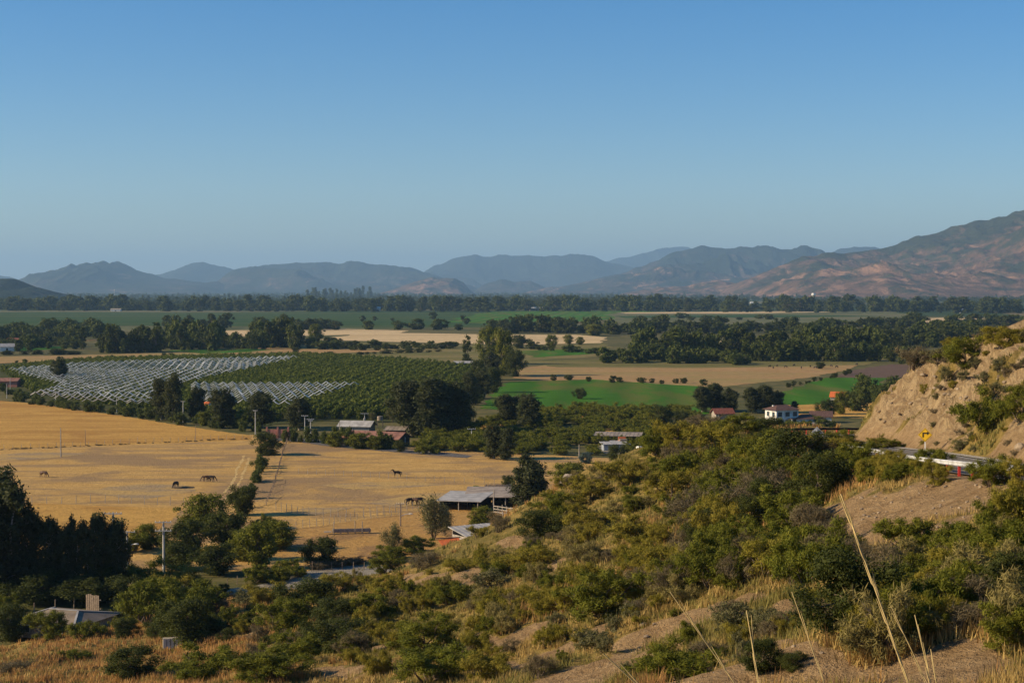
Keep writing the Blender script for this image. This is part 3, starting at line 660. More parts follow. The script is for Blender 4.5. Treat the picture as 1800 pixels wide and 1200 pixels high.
def gum(seed, w, h, n, ll, mat, wood, bot=0.1, cols=4):
    """eucalyptus: upright leaders, hanging ragged clumps"""
    rg = random.Random(seed); rn = np.random.default_rng(seed); cl = []; ln = []
    for k in range(cols):
        a = rg.uniform(0, 6.283); q = w * .24 * (k > 0) * rg.uniform(.5, 1.2); hh = h * (1 if k == 0 else rg.uniform(.74, .98))
        tip = Vector((math.cos(a) * q, math.sin(a) * q, hh * .95)); pts = limb((0, 0, -.3), tip, rg, .035, 5)
        ln.append((pts, 0.02 * h * (1 if k == 0 else .7), 0.02))
        for i in range(6):
            t = .86 + .03 * i; cl.append((tip.x * t + rg.gauss(0, .03) * w, tip.y * t + rg.gauss(0, .03) * w, hh * .95 * t, w * (.12 - .019 * i)))
        for i in range(22):
            t = bot + (1 - bot) * rg.random() ** .8; b = Vector((tip.x * t, tip.y * t, hh * .95 * t)); aa = rg.uniform(0, 6.283)
            rr = w * (.26 if t < .7 else .26 * (1.15 - t) * 2.4) * rg.uniform(.2, 1)
            c = b + Vector((math.cos(aa) * rr, math.sin(aa) * rr, rg.uniform(-.02, .02) * h)); cl.append((*c, w * rg.uniform(.09, .17)))
            if i % 2: ln.append((limb(b - Vector((0, 0, .06 * h)), c, rg, .1, 2), .006 * h, .02))
    v, f = leaf_quads(cl, n, ll, ll * .32, rn, 0.2, 0.5, 1.2, 1.35)
    return Kind(mesh_np("crown", v, f, [mat]), stems_mesh("trunk", ln, wood), w, h)
def spire(seed, w, h, n, ll, mat, wood):
    """cypress / poplar: narrow column"""
    rg = random.Random(seed); rn = np.random.default_rng(seed); cl = []
    for i in range(34):
        z = rg.uniform(.06, .97); r = w * .5 * (math.sin(math.pi * min(.12 + z * .88, 1) ** .8)) ** .6; a = rg.uniform(0, 6.283)
        q = r * rg.uniform(.1, .75); cl.append((math.cos(a) * q, math.sin(a) * q, h * z, w * rg.uniform(.12, .2)))
    v, f = leaf_quads(cl, n, ll, ll * .45, rn, 0.2, 0.5, 0.6, 1.5)
    return Kind(mesh_np("crown", v, f, [mat]), stems_mesh("trunk", [(limb((0, 0, -.3), (0, 0, h * .8), rg, .01), .02 * h, .02)], wood), w, h)
def fuse(k, name):
    """leaves and wood of a far plant as one mesh"""
    bm = bmesh.new(); bm.from_mesh(k.leaf); n = len(bm.faces); bm.from_mesh(k.wood)
    bm.faces.ensure_lookup_table()
    for f in bm.faces[n:]: f.material_index = 1
    me = bpy.data.meshes.new(name); bm.to_mesh(me); bm.free()
    me.materials.append(k.leaf.materials[0]); me.materials.append(k.wood.materials[0])
    return me

RG = random.Random(7)
def plant(name, k, loc, w, h, label, cat, group=None, rz=None, parts=True, leafname=None, woodname=None):
    """one plant: an empty at its foot with its crown and its trunk, or, far away, one mesh"""
    sc = (w / k.w, w / k.w, h / k.h); rz = RG.uniform(0, 6.283) if rz is None else rz
    if parts:
        t = thing(name, label, cat, loc, rz, group, sc)
        link(leafname or k.leaf.name.split('.')[0], k.leaf, t); link(woodname or k.wood.name.split('.')[0], k.wood, t)
        return t
    if not hasattr(k, 'one'): k.one = fuse(k, name)
    return tag(link(name, k.one, None, loc, (0, 0, rz), sc), label, cat, group)
def px_size(Y, n): return n * Y / F * 1.0

K = {}
K['olive'] = [thorn(100 + i, 3.4, 2.6, 11000, .20, .034, M['olive'], M['bark']) for i in range(5)]
K['green'] = [thorn(120 + i, 3.4, 2.8, 12000, .20, .040, M['green'], M['bark']) for i in range(5)]
K['deep'] = [broad(140 + i, 4.2, 4.2, 15000, .155, M['deep'], M['bark'], .1, 40, .08, .9) for i in range(4)]
K['dry'] = [thorn(160 + i, 2.4, 1.9, 4500, .26, .017, M['dry'], M['bark'], 1.0, 12) for i in range(4)]
K['pale'] = [thorn(175 + i, 2.6, 1.7, 5000, .22, .026, M['pale'], M['bark'], 1.0, 11) for i in range(3)]
K['grey'] = [thorn(170 + i, 2.2, 1.5, 3600, .15, .04, M['grey'], M['bark']) for i in range(3)]
K['gum'] = [gum(180 + i, 7.0, 15.0, 13000, .60, M['gum'], M['palebark']) for i in range(5)]
K['round'] = [broad(200 + i, 7.0, 7.0, 11000, .34, M['deep'], M['bark'], .13, 64, .06) for i in range(4)]
K['leafy'] = [broad(220 + i, 8.0, 8.0, 10000, .42, M['green'], M['bark'], .13, 64, .06) for i in range(5)]
K['wispy'] = [gum(240 + i, 7.0, 7.0, 5200, .32, M['grey'], M['bark'], .3, 5) for i in range(3)]
K['spire'] = [spire(250 + i, 4.0, 14.0, 3000, .6, M['deep'], M['bark']) for i in range(3)]
K['farleafy'] = [broad(260 + i, 10.0, 9.0, 1300, 1.4, M['valley'], M['bark'], .12, 40, .04) for i in range(6)]
K['fardark'] = [broad(280 + i, 10.0, 11.0, 1300, 1.4, M['deep'], M['bark'], .12, 40, .03) for i in range(6)]
K['farpoplar'] = [spire(300 + i, 6.0, 15.0, 620, 1.7, M['valley'], M['bark']) for i in range(4)]
K['scrub'] = [thorn(320 + i, 5.0, 3.4, 4200, .34, .10, M['green'], M['bark']) for i in range(4)]
K['hedge'] = [broad(340 + i, 5.0, 3.6, 2200, .40, M['valley'], M['bark'], .05, 30, .02, .8) for i in range(4)]
K['orch'] = [broad(360 + i, 3.4, 3.4, 420, .62, M['orch'], M['bark'], .2, 16, .2) for i in range(5)]

# ---------------------------------------------------------------- shrubs of the hillside, one by one: (px, py of foot, width px, height px, kind, label)
def bush(px, py, w, h, kind, label, name='thorn_bush', cat='bush', group=None, sink=0.1):
    p = hit(px, py); s = p.y / F; k = RG.choice(K[kind])
    return plant(name, k, (p.x, p.y, p.z - sink), w * s, h * s, label, cat, group)
HAND = [
 (1740,762,120,90,'green',"dark bush hanging on the upper cut above the gutter",'thorn_bush'),
 (1795,742,80,70,'green',"bush at the frame edge beside the one hanging on the cut",'thorn_bush'),
 (1700,648,105,56,'green',"broad thorn bush on the crest of the road cut",'thorn_bush'),
 (1608,650,74,52,'dry',"brown bush at the tip of the road cut",'dry_bush'),
 (1765,612,90,44,'olive',"yellowish bush on the highest part of the crest",'thorn_bush'),
 (1650,640,54,26,'grey',"small grey bush between the two crest bushes",'grey_shrub'),
 (1690,790,44,22,'grey',"grey green cushion at the foot of the cut",'grey_shrub'),
 (1555,788,70,22,'green',"low green weeds along the gutter",'thorn_bush'),
 (1520,790,56,26,'olive',"green bush where the gutter meets the bend",'thorn_bush'),
 (1648,852,62,40,'olive',"round green bush on the bank below the curve sign",'thorn_bush'),
 (1640,826,80,46,'green',"green bush hiding the guardrail under the curve sign",'thorn_bush'),
 (1742,855,84,66,'green',"tall bush in front of the guardrail beyond the sign",'thorn_bush'),
 (1795,868,70,70,'olive',"bush at the frame edge below the guardrail end",'thorn_bush'),
 (1505,832,90,56,'green',"dark bush covering the start of the white guardrail",'thorn_bush'),
 (1566,842,60,34,'olive',"yellow green bush below the red guardrail post",'thorn_bush'),
 (1600,980,120,78,'green',"dark bush at the lower edge of the bare bank",'thorn_bush'),
 (1690,985,110,80,'green',"green bush in the middle of the bank's lower edge",'thorn_bush'),
 (1765,990,120,100,'green',"large bush below the bank at the frame edge",'thorn_bush'),
 (1700,1045,130,80,'green',"second row bush below the bank, dull green",'thorn_bush'),
 (1785,1065,130,100,'deep',"dark bush low on the slope at the frame edge",'dark_shrub'),
 (1640,1075,110,66,'dry',"brown dry bush beside the large dark tree",'dry_bush'),
 (1720,1110,130,70,'dry',"wide dry bush on the low slope under the frame edge bushes",'dry_bush'),
 (1490,1118,180,160,'deep',"largest dark round tree low on the slope with a black shadow",'dark_tree'),
 (1420,1010,120,90,'green',"green bush above the largest dark tree",'thorn_bush'),
 (1400,935,130,86,'green',"dense green bush beside the bare bank's gully",'thorn_bush'),
 (1440,880,110,90,'deep',"dark bush at the head of the gully",'dark_shrub'),
 (1395,830,120,80,'deep',"darkest bush under the sign's grey back",'dark_shrub'),
 (1340,900,130,80,'dry',"brownish bush in the thicket's middle",'dry_bush'),
 (1330,820,120,74,'green',"leafy bush on the ridge below the bend",'thorn_bush'),
 (1270,812,110,80,'olive',"olive bush on the ridge above the pale patch",'thorn_bush'),
 (1240,760,80,40,'dry',"brown bush on the ridge before the red roof",'dry_bush'),
 (1300,760,90,36,'green',"flat green bush on the ridge before the white house",'thorn_bush'),
 (1350,765,70,34,'deep',"dark bush on the ridge beside the short guardrail",'dark_shrub'),
 (1450,800,90,46,'olive',"olive bush around the sign's grey back",'thorn_bush'),
 (1475,790,70,36,'green',"bush between the sign's back and the guardrail",'thorn_bush'),
 (1220,850,110,74,'green',"green bush at the shoulder of the slope",'thorn_bush'),
 (1290,880,110,70,'green',"bush under the pale patch of dry grass",'thorn_bush'),
 (1230,920,120,76,'dry',"large grey brown leafless bush in the middle of the slope",'dry_bush'),
 (1180,880,110,60,'olive',"olive bush beside the leafless bush",'thorn_bush'),
 (1290,985,120,80,'green',"green bush below the leafless bush",'thorn_bush'),
 (1350,1010,110,76,'olive',"olive bush between two green ones on the thicket's lower edge",'thorn_bush'),
 (1250,1030,110,80,'green',"dark green bush on the edge of the bare strip",'thorn_bush'),
 (1180,1015,120,70,'olive',"olive bush above the sandy strip",'thorn_bush'),
 (1120,960,120,64,'olive',"wide olive bush in the middle of the slope",'thorn_bush'),
 (1060,1080,150,90,'green',"big green bush with a dark shaded side by the sandy strip",'thorn_bush'),
 (1000,1075,90,60,'olive',"olive bush beside the big green one",'thorn_bush'),
 (1130,1050,90,60,'dry',"dry bush behind the big green one",'dry_bush'),
 (1190,1195,150,80,'green',"bright bush cut by the frame's lower edge under the sandy strip",'thorn_bush'),
 (1340,1180,90,60,'deep',"small dark leafy shrub among the tall oat stalks",'dark_shrub'),
 (1395,1180,60,34,'deep',"smaller dark leafy shrub beside the oat stalks",'dark_shrub'),
 (1290,1110,90,50,'grey',"grey green shrub behind the oat stalks",'grey_shrub'),
 (1040,1140,80,40,'grey',"low grey shrub on the sandy strip",'grey_shrub'),
 (1180,850,80,50,'green',"bush on the shoulder above the leafless bush",'thorn_bush'),
 (1100,850,90,50,'olive',"olive bush on the skyline of the slope",'thorn_bush'),
 (1160,800,90,56,'green',"green bush on the skyline by the white pickup",'thorn_bush'),
 (1200,790,90,60,'olive',"olive bush on the skyline beside the pickup's yard",'thorn_bush'),
 (945,950,100,56,'deep',"dark low bush beside the grey sloping roof",'dark_shrub'),
 (985,905,90,46,'green',"bright green bush on the skyline below the gabled roof",'thorn_bush'),
 (1040,880,80,40,'olive',"olive bush on the skyline above the gabled roof",'thorn_bush'),
 (1030,940,90,46,'olive',"olive bush midway down the slope's skyline",'thorn_bush'),
 (940,1000,90,44,'olive',"bush on the grassy slope above the small bare scar",'thorn_bush'),
 (870,1010,80,40,'olive',"bush on the grassy slope beside the small bare scar",'thorn_bush'),
 (806,1004,70,30,'olive',"bush near the orange tarpaulin",'thorn_bush'),
 (732,972,70,34,'green',"green bush beside the orange tarpaulin",'thorn_bush'),
 (690,985,66,34,'green',"bush beside the gravel track's end",'thorn_bush'),
 (745,1000,60,36,'dry',"brown bush beside the gravel track's end",'dry_bush'),
 (592,1046,76,44,'olive',"olive bush standing on the gravel track's edge",'thorn_bush'),
 (676,1010,66,40,'green',"bush half hiding the gravel patch",'thorn_bush'),
 (540,1085,120,70,'deep',"dark bush below the gravel patch",'dark_shrub'),
 (470,1060,80,44,'olive',"thin bush beside the track",'thorn_bush'),
 (500,1110,110,66,'green',"green bush low in the middle of the slope",'thorn_bush'),
 (590,1100,100,50,'deep',"dark bush in the middle of the slope's foot",'dark_shrub'),
 (650,1085,90,50,'green',"green bush on the slope's foot",'thorn_bush'),
 (590,1145,120,60,'deep',"dark bush with a long shadow on the bare path",'dark_shrub'),
 (520,1170,110,56,'green',"green bush on the inner side of the bare path",'thorn_bush'),
 (680,1050,80,40,'olive',"olive bush above the bare path",'thorn_bush'),
 (760,1195,170,80,'green',"large bright bush cut by the frame's lower edge",'thorn_bush'),
 (750,1150,130,70,'green',"large green bush above the bright cut one",'thorn_bush'),
 (690,1125,60,34,'olive',"small bush beside the bare path",'thorn_bush'),
 (860,1195,110,60,'olive',"olive bush at the frame's lower edge",'thorn_bush'),
 (790,1060,80,46,'green',"green bush on the middle slope near the grassy tufts",'thorn_bush'),
 (860,1040,80,40,'grey',"grey shrub on the middle slope",'grey_shrub'),
 (940,1060,70,40,'olive',"small olive bush on the middle slope",'thorn_bush'),
 (470,1195,150,60,'green',"green bush low in the frame beside the orange grass",'thorn_bush'),
 (360,1195,140,70,'green',"bright green bush at the frame's lower edge beside orange grass",'thorn_bush'),
 (230,1195,110,60,'deep',"dark bush alone in the orange grass",'dark_shrub'),
 (130,1160,60,26,'green',"tiny bush in the orange grass",'thorn_bush'),
 (330,1130,120,80,'deep',"black looking bush above the orange grass",'dark_shrub'),
 (260,1095,120,90,'green',"dark thicket bush beside the grey roof",'thorn_bush'),
 (330,1085,120,80,'green',"thicket bush beside the white crate",'thorn_bush'),
 (250,1040,100,66,'green',"thicket bush under the lamp pole",'thorn_bush'),
 (310,1050,110,60,'olive',"olive thicket bush before the dark track",'thorn_bush'),
 (370,1080,90,50,'dry',"brown bush beside the boulder",'dry_bush'),
 (150,1125,70,44,'green',"bush in front of the grey roof",'thorn_bush'),
 (85,1125,80,60,'green',"bush in front of the grey roof's corner",'thorn_bush'),
 (15,1125,90,66,'deep',"dark bush at the frame's edge by the grey roof",'dark_shrub'),
 (430,1065,60,30,'grey',"pale shrub beside the boulder",'grey_shrub'),
 (20,1185,70,30,'dry',"dry weeds in the orange grass at the frame's edge",'dry_bush'),
]
for px, py, w, h, kd, lb, nm in HAND: bush(px, py, w, h, kd, lb, nm, 'tree' if nm == 'dark_tree' else 'bush')
tag(plant('sun_tinted_shrub', K['green'][0], hit(65, 1118), 3.2, 2.6, "shrub with sunlight painted into its lime leaves against the grey roofed house", 'bush'))
bpy.data.objects['sun_tinted_shrub'].children[0].data = (lambda m: (m.materials.clear(), m.materials.append(M['lime']), m)[2])(K['green'][0].leaf.copy())  # lime leaf colour puts the sunlight on this shrub into its material

# scattered lesser shrubs
rn = np.random.default_rng(5)
HANDXY = np.array([tuple(o.location[:2]) + (o.scale[0] * 1.7,) for o in bpy.data.objects if o.get("category") in ("bush", "tree")])
def free(x, y, r):
    return (np.hypot(HANDXY[:, 0] - x, HANDXY[:, 1] - y) > (HANDXY[:, 2] * .6 + r)).all()
zones = [   # (px0, px1, py0, py1, n, size m, mix, label, group)
 (1190,1470,770,1040,130,(1.0,3.2),('green','green','olive','deep','green','dry'),"shrub in the dense thicket under the guardrail","thicket shrubs under the guardrail"),
 (1540,1800,930,1190,80,(0.8,2.2),('green','olive','dry','green','pale'),"shrub on the slope below the bare bank","shrubs below the bare bank"),
 (840,1200,830,1080,105,(0.7,2.5),('olive','pale','green','olive','olive','dry','pale'),"small shrub on the grassy middle slope","shrubs of the grassy slope"),
 (600,900,985,1190,100,(0.6,2.3),('olive','green','pale','dry','olive'),"small shrub on the lower slope by the bare path","shrubs of the lower slope"),
 (420,640,1050,1195,50,(1.0,2.2),('green','olive','deep','dry'),"shrub low on the slope by the gravel track","shrubs by the gravel track"),
 (0,430,1040,1128,52,(1.6,3.2),('deep','deep','green'),"shrub in the dark thicket before the track","shrubs of the dark thicket"),
 (900,1480,1060,1195,60,(0.6,1.4),('grey','dry','olive','olive','green'),"knee high shrub on the sandy near slope","low shrubs of the near slope"),
 (1600,1800,590,700,30,(0.8,1.7),('olive','grey','dry'),"shrub on the crest of the road cut","shrubs of the cut crest"),
 (1480,1800,806,850,32,(0.9,1.7),('green','olive'),"green shrub along the foot of the guardrail","shrubs along the guardrail"),
 (1540,1790,700,800,16,(0.5,0.9),('grey','dry','olive'),"small tuft shrub growing on the cut face","tufts on the cut face"),
]
def near_bare(x, y): return float(bare(np.array([x]), np.array([y]))[0])
for x0, x1, y0, y1, n, (s0, s1), mixk, lb, gp in zones:
    made = 0; tries = 0
    while made < n and tries < n * 14:
        tries += 1
        p = hit(rn.uniform(x0, x1), rn.uniform(y0, y1)); s = rn.uniform(s0, s1)
        q = F * p.x / max(p.y, 1) + 900
        if p.y > 300 or (p.y > 150 and 20 < q < 200) or (p.y > 178 and -18 < p.x < 4): continue
        d, _ = road_dist(np.array([p.x]), np.array([p.y]))
        if abs(d[0]) < HALF + 1.4: continue
        if 'cut' not in gp and (near_bare(p.x, p.y) > .35 or not free(p.x, p.y, s * .3)): continue
        kd = mixk[rn.integers(len(mixk))]; k = K[kd][rn.integers(len(K[kd]))]
        nm = {'dry': 'dry_bush', 'grey': 'grey_shrub', 'deep': 'dark_shrub', 'pale': 'pale_shrub', 'olive': 'olive_shrub', 'green': 'green_shrub'}[kd]
        look = {'dry': 'leafless brown ', 'grey': 'grey green ', 'deep': 'dark leafy ', 'pale': 'straw coloured ', 'olive': 'olive ', 'green': 'green '}[kd]
        plant(nm, k, (p.x, p.y, p.z - .08), s, s * rn.uniform(.6, .95), look + lb, 'bush', look + gp)
        made += 1

# ---------------------------------------------------------------- dry grass of the hillside (nobody could count it)
def grass_mesh(name, xs, ys, zs, hs, mat_idx, rng, mats, blades=11, wide=0.016, spread=0.16):
    n = len(xs); N = n * blades
    cx = np.repeat(xs, blades) + rng.normal(size=N) * spread; cy = np.repeat(ys, blades) + rng.normal(size=N) * spread; cz = np.repeat(zs, blades)
    h = np.repeat(hs, blades) * rng.uniform(.5, 1.2, N); a = rng.uniform(0, 6.283, N); ln = rng.uniform(.1, .75, N) * h
    w = wide * (0.7 + rng.random(N)) * np.repeat(np.maximum(1, ys / 55), blades); b = a + 1.57
    v = np.empty((N, 3, 3)); v[:, 0] = np.stack([cx - np.cos(b) * w, cy - np.sin(b) * w, cz - .06], -1); v[:, 1] = np.stack([cx + np.cos(b) * w, cy + np.sin(b) * w, cz - .06], -1)
    v[:, 2] = np.stack([cx + np.cos(a) * ln, cy + np.sin(a) * ln, cz + h], -1)
    return mesh_np(name, v.reshape(-1, 3), np.arange(3 * N).reshape(N, 3), mats, midx=np.repeat(mat_idx, blades))
def blade_mat(name, a, b):
    t = NT(name); isl = t.n("NewGeometry").outputs["Random Per Island"]
    n = t.noise(t.pos(), 0.25, 4.0, 0.6)
    col = t.mix(t.math('MULTIPLY', t.math('ADD', isl, t.fr(n, .35, .65)), .5), a, b)
    ms = t.n("MixShader"); t.set(ms, "0", 0.3); t.set(ms, "1", t.pbr(col, .8, .1)); t.set(ms, "2", t.n("BsdfTranslucent", Color=col).outputs[0])
    return t.done(ms.outputs[0])
GM = [blade_mat('straw_blade', (0.32, 0.21, 0.065), (0.58, 0.40, 0.14)), blade_mat('olive_blade', (0.16, 0.145, 0.035), (0.32, 0.26, 0.075)), blade_mat('russet_blade', (0.34, 0.17, 0.06), (0.56, 0.33, 0.11))]
N0 = 60000
gpx = rn.uniform(-40, 1840, N0); gpy = 1200 - rn.random(N0) ** 1.0 * 640 + 40
dirs = np.stack([gpx - 900, F * math.cos(PITCH) + (600 - gpy) * math.sin(PITCH), -F * math.sin(PITCH) + (600 - gpy) * math.cos(PITCH)], -1)
gx = np.zeros(N0); gy = np.zeros(N0); alive = np.ones(N0, bool)
for Y in np.arange(14, 240, 0.5):
    t = Y / dirs[:, 1]; x = dirs[:, 0] * t; m = alive & (CAMZ + dirs[:, 2] * t < hz(x, np.full(N0, Y)))
    gx[m] = x[m]; gy[m] = Y; alive &= ~m
gy = gy + rn.uniform(-2.0, 2.0, N0) * np.clip(gy / 60, .4, 2); gx = gx + rn.uniform(-.4, .4, N0)
gz = hz(gx, gy); dd, _ = road_dist(gx, gy)
ok = ~alive & (gz > .25) & (bare(gx, gy) < rn.uniform(.1, .5, N0)) & (rn.random(N0) < np.where(gx > -12, .62, 1.0)) & (np.abs(dd) > HALF + 1.3)
gx, gy, gz = gx[ok], gy[ok], gz[ok]
russ = sstep(0.5, 0.7, fbm(gx / 20, gy / 20, 91, 3)) + sstep(-14, -30, gx) * 0.8
oli = fbm(gx / 8, gy / 8, 97, 4) + 0.06 + 0.2 * sstep(80, 130, gy)
mi = np.where(rn.random(len(gx)) < russ * .7, 2, np.where(oli + rn.normal(size=len(gx)) * .08 > .56, 1, 0))
tag(link("grass", grass_mesh("grass", gx, gy, gz, .24 + .22 * rn.random(len(gx)) + np.where(mi == 2, .2, 0), mi, rn, GM)), "dry straw and olive grass over the slope", kind="stuff")
